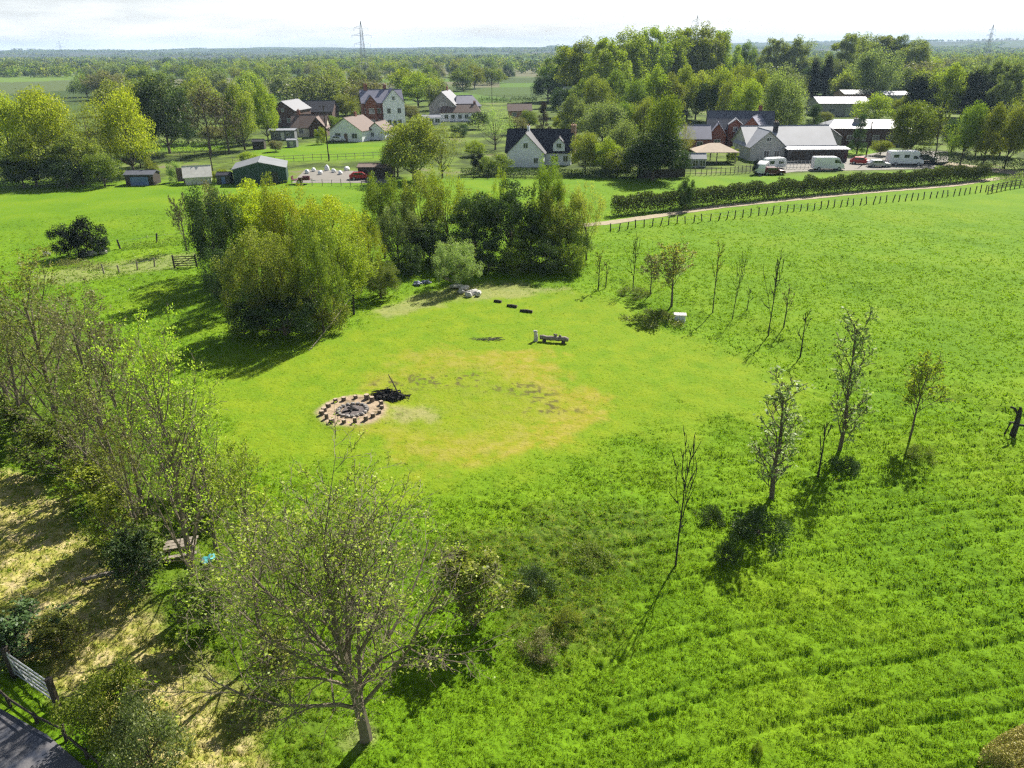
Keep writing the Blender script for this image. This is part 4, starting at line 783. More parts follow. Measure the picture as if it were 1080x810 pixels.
# brushwood heap
b0 = ground_at(408, 418); r = empty('brushwood_heap', 'black heap of burnt branches with one long pole sticking up', 'brushwood heap', b0)
mb = MB()
for k in range(150):
    a = rng_.random() * 6.28; x, y = rng_.gauss(0, .55), rng_.gauss(0, .32); z = .05 + max(0, .55 - (x / 1.3) ** 2 - y * y) * rng_.random(); L_ = rng_.uniform(.3, .8); mb.tube([(x - math.cos(a) * L_, y - math.sin(a) * L_ * .6, max(.02, z - .05)), (x + math.cos(a) * L_, y + math.sin(a) * L_ * .6, z + rng_.uniform(-.05, .2))], rng_.uniform(.015, .05), 4)
mb.build('branches', 'charcoal', r)
mb = MB(); mb.blob((0, 0, .1), (1.15, .6, .3), rng_, .3, 12, 5); mb.build('ash_mound', 'charcoal', r)
mb = MB(); mb.tube([(.95, -.1, .1), (.5, .3, .9), (.1, .7, 1.5)], [.06, .05, .03], 6); mb.build('pole', 'wood_dark', r)
# driftwood style bench
b0 = ground_at(583, 359); r = empty('carved_log_bench', 'long weathered log bench with an upright stump at its left end', 'log bench', b0, math.radians(-14))
mb = MB(); pts = [(-1.1 + k * .3, math.sin(k * 1.3) * .04, .33 + math.sin(k * 2.1) * .03) for k in range(9)]; mb.tube(pts, [.19, .2, .18, .21, .19, .2, .18, .22, .17], 10); mb.build('seat', 'wood_grey', r, True)
for x in (-.7, .9): mb = MB(); mb.tube([(x, -.15, -.05), (x, .0, .22)], .16, 8); mb.build('leg', 'wood_dark', r)
mb = MB(); mb.tube([(-1.45, 0, -.1), (-1.42, 0, .35), (-1.48, .02, .72)], [.2, .17, .15], 9); mb.blob((-1.48, .02, .78), (.19, .17, .14), rng_, .2); mb.build('stump', 'stone_pale', r)
mb = MB(); mb.blob((.2, .1, .58), (.16, .1, .12), rng_, .3); mb.blob((.6, .08, .56), (.12, .1, .1), rng_, .3); mb.build('knots', 'wood_grey', r)
for (u, v, L_, rz, lab) in ((525, 318, .8, -25, 'shortest dark log, first in the broken line toward the bench'), (540, 323, 1.0, -22, 'thin dark log, middle of the broken line toward the bench'), (555, 328, 1.2, -18, 'thick pale-ended log, last in the broken line toward the bench')):
    e = empty('fallen_log', lab, 'log', ground_at(u, v), math.radians(rz), 'logs lying in a broken line'); mb = MB(); mb.tube([(-L_ / 2, 0, .1), (0, .03, .13), (L_ / 2, 0, .11)], [.11, .13, .12], 9); mb.build('trunk_section', 'wood_dark', e, True)
    mb = MB(); mb.tube([(L_ / 2 + .001, 0, .11), (L_ / 2 + .015, 0, .11)], .10, 9); mb.build('cut_face', 'wood_cut', e)
# cut brush lying in the grass
b0 = ground_at(518, 357); mb = MB()
for k in range(40): a = rng_.gauss(0, .35); x, y = rng_.gauss(0, .55), rng_.gauss(0, .18); L_ = rng_.uniform(.15, .4); mb.tube([(x - L_, y - a * L_, .03), (x + L_, y + a * L_, rng_.uniform(.05, .16))], .018, 4)
o = mb.build('cut_branch', 'wood_grey'); o.location = b0; tag(o, 'thin grey branch lying flat in the mown grass left of the log bench', 'branch')
# stone slabs by the round bush
slabs = [(481, 303, .75, 'flat pale slab leaning at the left of the stone heap'), (490, 305, .6, 'dark-edged slab in the middle of the stone heap'), (498, 309, .8, 'large pale boulder at the right of the stone heap'), (505, 311, .5, 'small pale rock at the right tip of the stone heap'), (494, 312, .45, 'small rock at the front of the stone heap'), (486, 308, .4, 'little grey rock at the front left of the stone heap')]
for u, v, s_, lab in slabs:
    mb = MB(); mb.blob((0, 0, .2), (s_, s_ * .6, .28), rng_, .25, 8, 5); o = mb.build('rock', 'stone_pale'); o.location = ground_at(u, v); o.rotation_euler = (rng_.gauss(0, .15), rng_.gauss(0, .15), rng_.random() * 3); tag(o, lab, 'rock', 'pale rocks beside the round bush')
# white hive
r = empty('beehive', 'white slatted box on short legs under the small golden tree', 'beehive', ground_at(717, 336), math.radians(-8))
for k in range(3): mb = MB(); mb.box((0, 0, .3 + k * .2), (.95 - .03 * k, .7 - .03 * k, .17)); mb.build('box', 'paint_white', r)
mb = MB(); mb.box((0, 0, .83), (1.1, .8, .07)); mb.build('lid', 'stone_pale', r)
for x in (-.38, .38):
    for y in (-.25, .25): mb = MB(); mb.box((x, y, .09), (.07, .07, .24)); mb.build('leg', 'wood_dark', r)
# blue tarpaulins between the clumps
for u, v, c_, lab in ((440, 300, 'tarp_blue', 'crumpled lilac-blue tarpaulin in shade, nearer the left clump'), (450, 298, 'tarp_blue', 'crumpled lilac-blue tarpaulin in shade beside the round bush')):
    mb = MB(); mb.blob((0, 0, .18), (.45, .25, .2), rng_, .45, 12, 6); o = mb.build('tarpaulin', c_); o.location = ground_at(u, v); tag(o, lab, 'tarpaulin', 'tarpaulins between the tree clumps')
# posts and leaning pole at the right of the left clump
for u, v, h_, lx, lab in ((373, 330, 1.9, .1, 'dark upright post right of the left tree clump'), (345, 333, 1.5, 0, 'short dark post in the shade of the left tree clump')):
    mb = MB(); mb.tube([(0, 0, -.2), (lx, .05, h_)], [.11, .09], 7); mb.box((lx, .05, h_ + .03), (.2, .2, .05)); o = mb.build('wooden_post', 'wood_dark'); o.location = ground_at(u, v); tag(o, lab, 'post')
a = ground_at(326, 368); b_ = ground_at(372, 330, 1.7); mb = MB(); mb.tube([a, (a + b_) / 2 + Vector((0, 0, -.08)), b_], [.035, .035, .03], 6); o = mb.build('leaning_pole', 'wood_grey'); tag(o, 'long pale pole leaning from the grass onto the dark post', 'pole')
# white stones by the two dark bushes
for u, v, s_, lab in ((88, 271, .5, 'pale stone left of centre under the dark field bushes'), (97, 270, .65, 'biggest pale stone under the dark field bushes'), (109, 268, .55, 'pale stone at the right foot of the dark field bushes'), (50, 270, .45, 'pale stone at the left foot of the dark field bushes')):
    mb = MB(); mb.blob((0, 0, .2), (s_, s_ * .7, .35), rng_, .25); o = mb.build('field_stone', 'stone_pale'); o.location = ground_at(u, v); tag(o, lab, 'stone', 'stones at the field bushes')
# old stump post at the right edge
r = empty('broken_trunk', 'black broken tree trunk with two side stubs at the right edge', 'dead trunk', ground_at(1068, 458))
mb = MB(); mb.tube([(0, 0, -.2), (.05, 0, .7), (.1, .1, 1.5), (.05, .1, 2.0)], [.2, .16, .14, .06], 8); mb.build('trunk', 'bark_dark', r)
for e_ in ([(.05, 0, .9), (-.35, 0, 1.0), (-.5, 0, .2)], [(.1, .1, 1.4), (-.3, .1, 1.9), (-.55, .1, 2.0)], [(.08, .05, .8), (.6, 0, .75), (.9, 0, .7)]): mb = MB(); mb.tube(e_, [.09, .08, .07], 6); mb.build('stub', 'bark_dark', r)
# bench and blue-green sheet under the near trees
r = empty('picnic_table', 'weathered grey picnic table half hidden under the budding trees', 'picnic table', ground_at(193, 585), math.radians(18)); r.scale = (.85, .85, .85)
for y in (-.3, 0, .3): mb = MB(); mb.box((0, y, .74), (1.7, .26, .05)); mb.build('tabletop_board', 'wood_grey', r)
for y in (-.75, .75): mb = MB(); mb.box((0, y, .45), (1.7, .26, .05)); mb.build('seat', 'wood_grey', r)
for x in (-.6, .6):
    for s_ in (-1, 1): mb = MB(); mb.tube([(x, s_ * .65, 0), (x, s_ * .2, .72)], .05, 4); mb.build('leg', 'wood_grey', r)
    mb = MB(); mb.box((x, 0, .40), (.05, 1.5, .07)); mb.build('crossbar', 'wood_grey', r)
mb = MB(); mb.blob((0, 0, .12), (.45, .3, .2), rng_, .4, 10, 5); o = mb.build('plastic_sheet', 'tarp_teal'); o.location = ground_at(222, 590); tag(o, 'crumpled teal plastic sheet beside the picnic table', 'plastic sheet')
mb = MB(); mb.tube([(-.9, -.35, .12), (0, 0, .2), (1.1, .45, .16)], [.09, .1, .06], 7); mb.tube([(0, 0, .2), (.5, -.3, .3)], [.05, .02], 5); o = mb.build('fallen_branch', 'wood_grey'); o.location = ground_at(112, 610); tag(o, 'pale bare branch lying on the grass above the straw bank', 'branch')

# poles and pylons
def pole(u, v, vt, lab, arm=.9):
    Y = G(u, v)[1]; rt = ray(u, vt); h_ = CAM_H + rt[2] * Y / rt[1]; r = empty('utility_pole', lab, 'utility pole', ground_at(u, v)); mb = MB(); mb.tube([(0, 0, -.2), (0, 0, h_)], [.14, .09], 8); mb.build('pole', 'wood_dark', r)
    mb = MB(); mb.box((0, 0, h_ - .35), (arm * 2, .1, .1)); mb.build('crossarm', 'wood_dark', r)
pole(226, 190, 150, 'dark utility pole between the pale shed and the green barn'); pole(347, 170, 110, 'thin utility pole right of the brown tiled farmhouse'); pole(912, 172, 128, 'dark pole beside the bright red car'); pole(519, 112, 88, 'dark pole beside the far paddock', .6)
def pylon(u, Y, vt, H_, lab):
    rt = ray(u, vt); X = rt[0] * Y / rt[1]; top = CAM_H + rt[2] * Y / rt[1]; z0 = TH(X, Y); H_ = top - z0; s_ = H_ / 46; r = empty('pylon', lab, 'pylon', (X, Y, z0), .5)
    mb = MB(); lv = [(0, 4.2), (12, 2.9), (22, 1.8), (30, 1.2), (38, 1.0), (46, .1)]; w = .11
    for (z_a, a), (z_b, b__) in zip(lv, lv[1:]):
        C_ = [(1, 1), (1, -1), (-1, -1), (-1, 1)]
        for k in range(4):
            x, y = C_[k]; x2, y2 = C_[(k + 1) % 4]; mb.tube([(x * a * s_, y * a * s_, z_a * s_), (x * b__ * s_, y * b__ * s_, z_b * s_)], w * s_ * 1.2, 4, False)
            mb.tube([(x * a * s_, y * a * s_, z_a * s_), (x2 * b__ * s_, y2 * b__ * s_, z_b * s_)], w * s_ * .8, 3, False); mb.tube([(x2 * a * s_, y2 * a * s_, z_a * s_), (x * b__ * s_, y * b__ * s_, z_b * s_)], w * s_ * .8, 3, False); mb.tube([(x * b__ * s_, y * b__ * s_, z_b * s_), (x2 * b__ * s_, y2 * b__ * s_, z_b * s_)], w * s_ * .8, 3, False)
    mb.build('tower', 'galv', r)
    for z_, a in ((27, 7.5), (34, 9), (40, 6.5)):
        mb = MB()
        for x in (-1, 1):
            for y in (-1, 1): mb.tube([(x * 1.0 * s_, y * 1.0 * s_, z_ * s_), (x * a * s_, 0, (z_ + .4) * s_)], w * s_, 3, False); mb.tube([(x * 1.0 * s_, y * 1.0 * s_, (z_ + 2) * s_), (x * a * s_, 0, (z_ + .4) * s_)], w * s_ * .8, 3, False)
            mb.tube([(x * a * s_, 0, (z_ + .4) * s_), (x * a * s_, 0, (z_ - 2) * s_)], w * s_, 4)
        mb.build('crossarm', 'galv', r)
pylon(380, 720, 22, 46, 'tall lattice pylon above the horizon left of centre'); pylon(736, 1200, 16, 46, 'distant pylon tip rising behind the tallest wood'); pylon(1048, 900, 26, 46, 'distant lattice pylon above the horizon at far right'); pylon(62, 1500, 43, 46, 'faint small pylon on the skyline at far left')

# ------------------------------------------------------------------ hedges
def hedge(name, label, px, hgt_, wid, col, leaf=.2, dens=60, rag=.35, group=None, cat='hedge', seed=5):
    rng = np.random.default_rng(seed); P_ = GP(px); C = []
    for (ax, ay), (bx, by) in zip(P_, P_[1:]):
        L_ = math.hypot(bx - ax, by - ay); n = int(L_ * dens); t_ = rng.random(n); x = ax + (bx - ax) * t_; y = ay + (by - ay) * t_; nx, ny = -(by - ay) / L_, (bx - ax) / L_
        q = rng.uniform(-1, 1, n); top = hgt_ * (.75 + rag * fbm(x * .45, y * .45, seed, 3) * 1.2 + rag * .7 * (vnoise(x * 1.6, y * 1.6, seed + 3) - .5)) * np.sqrt(np.clip(1 - np.abs(q) ** 4 * .6, 0, 1)); z = top * rng.random(n) ** .6
        C.append(np.stack([x + nx * q * wid / 2 * (.75 + .5 * vnoise(x * .9, y * .9, seed + 9)), y + ny * q * wid / 2, z], -1))
    C = np.concatenate(C); C[:, 2] += terrain_h(C[:, 0], C[:, 1]); V, Fq = leaf_quads(C, leaf, rng, .55, .3); o = mesh_np(name, V, Fq, col); return tag(o, label, cat, group)
hedge('field_hedge', 'long thick dark green hedge running along the gravel track', [(646, 227), (720, 219.5), (820, 208.5), (900, 201), (980, 194.5), (1040, 189)], 2.5, 2.0, 'leaf_hedge', .22, 850, .5)
hedge('garden_hedge', 'clipped dark hedge under the gable of the white house', [(486, 186), (520, 186), (560, 187), (600, 187), (640, 187), (676, 188)], 1.7, 2.2, 'leaf_dark', .22, 260, .3, seed=6)
hedge('roadside_hedge', 'dark hedge along the lane below the row of trees at right', [(960, 168), (1000, 174), (1050, 178), (1110, 184)], 2.2, 3, 'leaf_dark', .25, 240, .5, seed=7)
hedge('lane_hedge', 'low green hedge right of the motorhome at the lane bend', [(985, 181), (1012, 183), (1040, 184)], 1.0, 2, 'leaf_green', .2, 220, .6, seed=8)
hedge('end_hedge', 'ragged grey-green scrub beside the far right rail fence', [(1050, 196), (1075, 194), (1110, 190)], 1.6, 2, 'leaf_grey', .18, 260, .7, seed=12)
hedge('boundary_hedge', 'dark shrubby hedge along the top of the left field', [(0, 197), (30, 196), (62, 194), (95, 193), (132, 190)], 2.6, 3.5, 'leaf_dark', .28, 260, .9, seed=9)
hedge('farm_hedge', 'dark hedge under the chestnut behind the far lawns', [(150, 160), (190, 160), (240, 157), (262, 152)], 2.2, 3, 'leaf_dark', .3, 150, .6, seed=10)
hedge('paddock_hedge', 'dark hedge strip along the bright paddock behind the pale willow', [(505, 108), (540, 108), (566, 107)], 1.8, 3, 'leaf_dark', .4, 60, .5, seed=13)
hedge('far_left_hedge', 'low dark hedge line across the pale green fields at far left', [(-10, 82), (30, 81), (66, 80)], 5, 8, 'leaf_dark', 1.2, 6, .5, seed=14)
hedge('brown_hedge', 'rounded brown-topped clipped hedge in the bottom right corner', [(1060, 822), (1085, 806), (1115, 792)], 1.3, 1.9, 'leaf_straw', .07, 9000, .25, seed=15)
hedge('field_nettles', 'strip of dark nettles behind the posts of the left field', [(130, 262), (165, 260), (205, 255)], .55, 1.3, 'leaf_green', .14, 180, .9, cat='nettles', seed=16)
hedge('bramble_patch', 'low brown bramble patch at the left end of the bare track', [(62, 282), (85, 281), (112, 284)], .6, 1.8, 'leaf_brown', .14, 220, .9, cat='brambles', seed=17)

# ------------------------------------------------------------------ trees: near row (budding, almost leafless)
gN = 'budding trees along the straw bank'
tree('budding_tree', 'bud_main', 362, 778, 462, 295, 'big budding tree standing alone at bottom centre, fanned bare branches', col='leaf_bud', group=gN, bark='twig', rz=.4)
near = [('bud_b', 252, 690, 462, 120, 'slender lime-leaved tree between the big budding tree and the picnic table', 'leaf_bud', 'twig'),
        ('bud_a', 165, 640, 335, 140, 'tall twiggy tree with yellow-green leaves above the picnic table', 'leaf_bud', 'twig'),
        ('bud_b', 206, 590, 400, 110, 'smaller budding tree behind the picnic table', 'leaf_bud', 'twig'),
        ('bud_c', 120, 560, 318, 120, 'brown twiggy tree just left of the tall yellow-green one', 'leaf_brown', 'twig'),
        ('bud_b', 75, 525, 385, 110, 'lime-tufted tree low on the left among grey twiggy ones', 'leaf_bud', 'twig'),
        ('bud_a', 92, 500, 300, 110, 'grey twiggy tree below the two dark field bushes', 'leaf_brown', 'twig'),
        ('bud_a', 30, 478, 264, 130, 'tallest grey-brown twiggy tree on the left edge', 'leaf_olive', 'twig'),
        ('bud_c', -18, 455, 262, 120, 'twiggy tree cut by the left edge of the picture, upper one', 'leaf_brown', 'twig'),
        ('bud_b', 5, 470, 335, 110, 'twiggy olive tree cut by the left edge, lower one', 'leaf_olive', 'twig'),
        ('bud_c', 172, 540, 352, 80, 'thin budding tree at the right end of the twiggy row', 'leaf_bud', 'twig'),
        ('bud_b', 128, 592, 445, 90, 'low olive tree between the lime-tufted one and the picnic table', 'leaf_olive', 'twig')]
for i, (p, u, vb, vt, w, lab, col, bk) in enumerate(near): tree('budding_tree', p, u, vb, vt, w * .9, lab, col=col, group=gN, bark=bk)
gU = 'green scrub under the budding trees'
und = [(55, 495, 440, 80, 'leaf_green', 'leafy scrub low beneath the tallest grey twiggy tree'), (95, 530, 478, 80, 'leaf_lime', 'lime scrub beneath the brown twiggy tree'), (152, 600, 550, 60, 'leaf_green', 'green scrub left of the picnic table'),
       (112, 572, 515, 70, 'leaf_lime', 'lime scrub on the upper edge of the straw bank'), (215, 660, 596, 80, 'leaf_green', 'green scrub between picnic table and the slender lime-leaved tree'), (15, 465, 415, 80, 'leaf_green', 'green scrub at the left edge beneath the row of trees'),
       (215, 545, 490, 80, 'leaf_lime', 'lime scrub right of the thin budding tree'), (290, 720, 660, 60, 'leaf_olive', 'olive scrub left of the big budding tree'), (190, 520, 462, 60, 'leaf_olive', 'olive scrub behind the tall yellow-green tree'),
       (500, 660, 585, 90, 'leaf_olive', 'sparse olive scrub right of the big budding tree')]
for u, vb, vt, w, col, lab in und: tree('scrub', 'scrub', u, vb, vt, w, lab, col=col, cat='scrub', group=gU)
tree('dark_shrub', 'scrub', 14, 694, 645, 95, 'deep dark shrub behind the upper end of the silver gate', col='leaf_dark', cat='shrub', rz=4)
tree('dark_shrub', 'scrub', 142, 622, 560, 66, 'dark ivy-like thicket left of the picnic table', col='leaf_dark', cat='shrub', rz=5)
tree('dark_shrub', 'shrub_a', 108, 780, 712, 88, 'dense green shrub beside the lower end of the silver gate', col='leaf_green', cat='shrub', rz=1)
tree('dark_shrub', 'shrub_a', 150, 815, 742, 90, 'grey-green shrub at the bottom edge right of the silver gate', col='leaf_grey', cat='shrub', rz=2)
tree('dark_shrub', 'scrub', 60, 690, 655, 60, 'small twiggy shrub behind the silver gate', col='leaf_olive', cat='shrub', rz=3)

# ------------------------------------------------------------------ saplings on the meadow
gS = 'saplings planted across the meadow'
sap = [('sap_a', 722, 595, 450, 40, 'bare sapling with upright prongs and a long forked shadow', None, 'bark_dark'), ('sap_c', 828, 524, 388, 56, 'leaning sapling with small grey-green leaves above the dark bramble', 'leaf_pale', 'bark'),
       ('sap_e', 870, 502, 440, 22, 'short crooked bare sapling left of the tall narrow leafy one', None, 'bark_dark'), ('sap_c', 905, 470, 318, 46, 'tallest narrow sapling, leafy and leaning right', 'leaf_pale', 'bark'),
       ('sap_d', 974, 462, 366, 44, 'airy small-leaved sapling toward the right of the meadow', 'leaf_lime', 'bark'), ('sap_e', 850, 372, 320, 16, 'forked bare stick sapling in the middle right', None, 'bark_dark'),
       ('sap_a', 819, 350, 258, 24, 'bare multi-stemmed sapling behind the forked stick', None, 'bark_dark'), ('sap_b', 831, 345, 300, 14, 'thin budding sapling touching the bare multi-stemmed one', 'leaf_brown', 'bark_dark'),
       ('sap_a', 778, 334, 262, 16, 'curved bare sapling leaning left', None, 'bark_dark'), ('sap_e', 790, 326, 300, 10, 'short slanting stick right of the curved bare sapling', None, 'bark_dark'), ('sap_b', 757, 328, 250, 12, 'straight single-stem bare sapling', None, 'bark_dark'),
       ('sap_d', 712, 322, 250, 46, 'golden-leaved small tree behind the white hive', 'leaf_gold', 'bark'), ('sap_d', 688, 310, 262, 26, 'pale golden sapling left of the hive tree', 'leaf_brown', 'bark'), ('sap_a', 670, 304, 242, 20, 'bare forked sapling nearest the right tree clump', None, 'bark_dark'),
       ('sap_b', 632, 305, 262, 14, 'thin budding sapling by the edge of the right clump', 'leaf_lime', 'bark_dark'), ('sap_b', 640, 300, 270, 12, 'faint thin sapling just right of the clump', 'leaf_lime', 'bark_dark')]
for p, u, vb, vt, w, lab, col, bk in sap: tree('sapling', p, u, vb, vt, w, lab, col=col, cat='sapling', group=gS, bark=bk, lean=((.0, .10) if '318' in str(vt) else (0, -.05 if 'leaning left' in lab else 0)))
tree('bare_sapling', 'bare_a', 190, 264, 202, 26, 'small leafless grey tree left of the left clump', col='leaf_grey')
for u, vb, vt, w, lab, col in ((803, 562, 528, 52, 'black bramble bush between the forked shadow and the leaning sapling', 'leaf_dark'), (770, 590, 545, 22, 'small dark weed clump on the end of the bramble', 'leaf_dark'), (894, 490, 470, 26, 'dark bush at the foot of the tallest narrow sapling', 'leaf_dark'), (972, 480, 463, 26, 'thin dark weeds at the foot of the airy sapling', 'leaf_green'), (750, 545, 520, 26, 'small purple-dark weed clump right of the pronged sapling', 'leaf_dark'),
    (690, 336, 318, 46, 'dark low brush left of the white hive', 'leaf_green'), (670, 308, 295, 30, 'low dark brush at the foot of the bare forked sapling', 'leaf_green'), (620, 590, 570, 40, 'dark green nettle clump in the rough patch, right one', 'leaf_green'), (560, 620, 592, 40, 'dark green nettle clump in the rough patch, left one', 'leaf_dark'), (572, 685, 660, 38, 'dark brown weed heap at the lower left of the rough patch', 'leaf_brown'), (598, 660, 636, 26, 'dark stubby weed heap on the bare earth of the rough patch', 'leaf_olive'), (800, 790, 770, 10, 'tiny weed clump near the bottom edge', 'leaf_green')):
    tree('weed_clump', 'weeds', u, vb, vt + (vb - vt) * .35, w * 1.4, lab, col=col, cat='weeds')
for u, vb, vt, w, lab, col in ((68, 272, 238, 34, 'left of the two round dark bushes in the left field', 'leaf_black'), (88, 270, 230, 40, 'taller right one of the two round dark bushes in the left field', 'leaf_black'), (104, 268, 248, 20, 'small ragged bush beside the two round dark ones', 'leaf_dark'),
    (480, 302, 253, 56, 'round pale green bush standing in front of the right clump', 'leaf_pale'), (400, 312, 276, 52, 'dark rounded bush at the right foot of the left clump', 'leaf_green'), (504, 182, 160, 16, 'small round black bush left of the white house', 'leaf_black'), (524, 184, 162, 36, 'mid green bush against the left end of the white house', 'leaf_green'),
    (158, 192, 166, 16, 'small olive bush behind the field shelter', 'leaf_olive'), (184, 192, 170, 18, 'rounded pale bush left of the tumbledown shed', 'leaf_pale'), (724, 222, 186, 18, 'narrow dark bush standing up out of the long hedge', 'leaf_dark'), (798, 184, 168, 10, 'dark clipped bush left of the white caravans', 'leaf_black'), (772, 170, 155, 14, 'yellow-green shrub right of the pavilion', 'leaf_lime'), (925, 128, 98, 44, 'round yellow-green shrub among the industrial roofs', 'leaf_lime'),
    (485, 144, 130, 22, 'dark shrub in front of the white wing', 'leaf_dark'), (338, 152, 134, 14, 'pale green shrub in front of the brown tiled farmhouse', 'leaf_lime'), (370, 148, 134, 14, 'maroon shrub against the white bungalow', 'leaf_purple'), (232, 192, 178, 20, 'green shrub left of the green barn', 'leaf_lime')):
    tree('bush', 'shrub_a' if w < 45 else 'near_a', u, vb, vt, w, lab, col=col, cat='bush')

# ------------------------------------------------------------------ the two clumps
rr0 = random.Random(3); gL = 'trees of the left clump'; gR = 'trees of the right clump'
for p, u, vb, vt, w, lab, col, gr in (
    ('near_a', 222, 304, 196, 56, 'ivy-dark tree at the left end of the left clump', 'leaf_dark', gL), ('near_airy', 226, 285, 190, 60, 'brown-yellow tree over the left end of the left clump', 'leaf_brown', gL),
    ('near_c', 262, 290, 190, 66, 'brightest yellow tree at the back of the left clump', 'leaf_yellow', gL), ('near_a', 306, 296, 196, 66, 'yellow tree in the middle back of the left clump', 'leaf_yellow', gL), ('near_b', 352, 300, 206, 76, 'broad yellow-green tree at the right back of the left clump', 'leaf_yellow', gL),
    ('near_b', 268, 346, 240, 74, 'green tree at the front left of the left clump', 'leaf_olive', gL), ('near_b', 296, 350, 246, 62, 'tall olive willow at the front of the left clump', 'leaf_olive', gL), ('near_b', 333, 350, 228, 58, 'upright green willow right of the olive one in the left clump', 'leaf_green', gL), ('near_airy', 288, 300, 182, 30, 'thin pale top rising over the yellow trees of the left clump', 'leaf_lime', gL), ('near_a', 356, 322, 235, 74, 'olive tree with purplish twigs at the front right of the left clump', 'leaf_lime', gL),
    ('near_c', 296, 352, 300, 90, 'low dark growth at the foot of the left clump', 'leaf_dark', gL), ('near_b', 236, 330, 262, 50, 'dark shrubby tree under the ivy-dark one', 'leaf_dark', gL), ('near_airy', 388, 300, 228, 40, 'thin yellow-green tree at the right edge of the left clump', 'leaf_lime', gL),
    ('near_a', 402, 290, 184, 46, 'fresh green tree leading the right clump on its left', 'leaf_green', gR), ('near_b', 418, 300, 215, 46, 'grey-green tree low at the left of the right clump', 'leaf_grey', gR), ('near_b', 444, 290, 182, 52, 'olive tree behind the left part of the right clump', 'leaf_olive', gR), ('near_airy', 470, 285, 176, 50, 'pale green airy tree over the round pale bush', 'leaf_lime', gR),
    ('near_c', 452, 296, 232, 50, 'shadowy tree just left of the round pale bush', 'leaf_dark', gR), ('near_c', 500, 294, 205, 54, 'dark leafy tree behind the round pale bush', 'leaf_dark', gR), ('near_c', 538, 296, 194, 66, 'glossy dark green tree in the middle of the right clump', 'leaf_dark', gR), ('near_airy', 528, 270, 178, 20, 'yellow tree top poking from the middle of the right clump', 'leaf_lime', gR),
    ('near_a', 580, 292, 168, 34, 'fresh green tall tree top overlapping the bright strip field', 'leaf_green', gR), ('near_b', 584, 294, 198, 60, 'olive broad tree at the right of the right clump', 'leaf_olive', gR), ('near_b', 560, 298, 232, 54, 'dense green tree low in the right clump', 'leaf_green', gR), ('near_a', 600, 296, 238, 52, 'dense dark tree closing the right clump', 'leaf_green', gR), ('near_airy', 620, 292, 192, 44, 'slim yellow-brown tree with bare trunk ending the right clump', 'leaf_gold', gR),
    ('near_airy', 500, 285, 200, 60, 'light green spray over the dark trees of the right clump', 'leaf_lime', gR)):
    tree('clump_tree', p, u, vb - (18 if gr == gR else 0), vt, w * 1.08, lab, col=col, group=gr)

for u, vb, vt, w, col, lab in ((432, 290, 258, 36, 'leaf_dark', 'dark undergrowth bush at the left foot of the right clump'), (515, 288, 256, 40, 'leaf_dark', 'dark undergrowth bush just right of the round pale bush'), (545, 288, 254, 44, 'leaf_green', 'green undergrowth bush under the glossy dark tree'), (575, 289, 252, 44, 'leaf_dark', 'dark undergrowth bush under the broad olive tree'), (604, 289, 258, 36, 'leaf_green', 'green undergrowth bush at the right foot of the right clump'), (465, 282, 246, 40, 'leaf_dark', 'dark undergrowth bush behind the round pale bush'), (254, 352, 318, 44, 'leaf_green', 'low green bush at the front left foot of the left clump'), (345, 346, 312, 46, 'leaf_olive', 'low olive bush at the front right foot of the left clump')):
    tree('undergrowth_bush', 'shrub_a', u, vb, vt, w, lab, col=col, cat='bush')
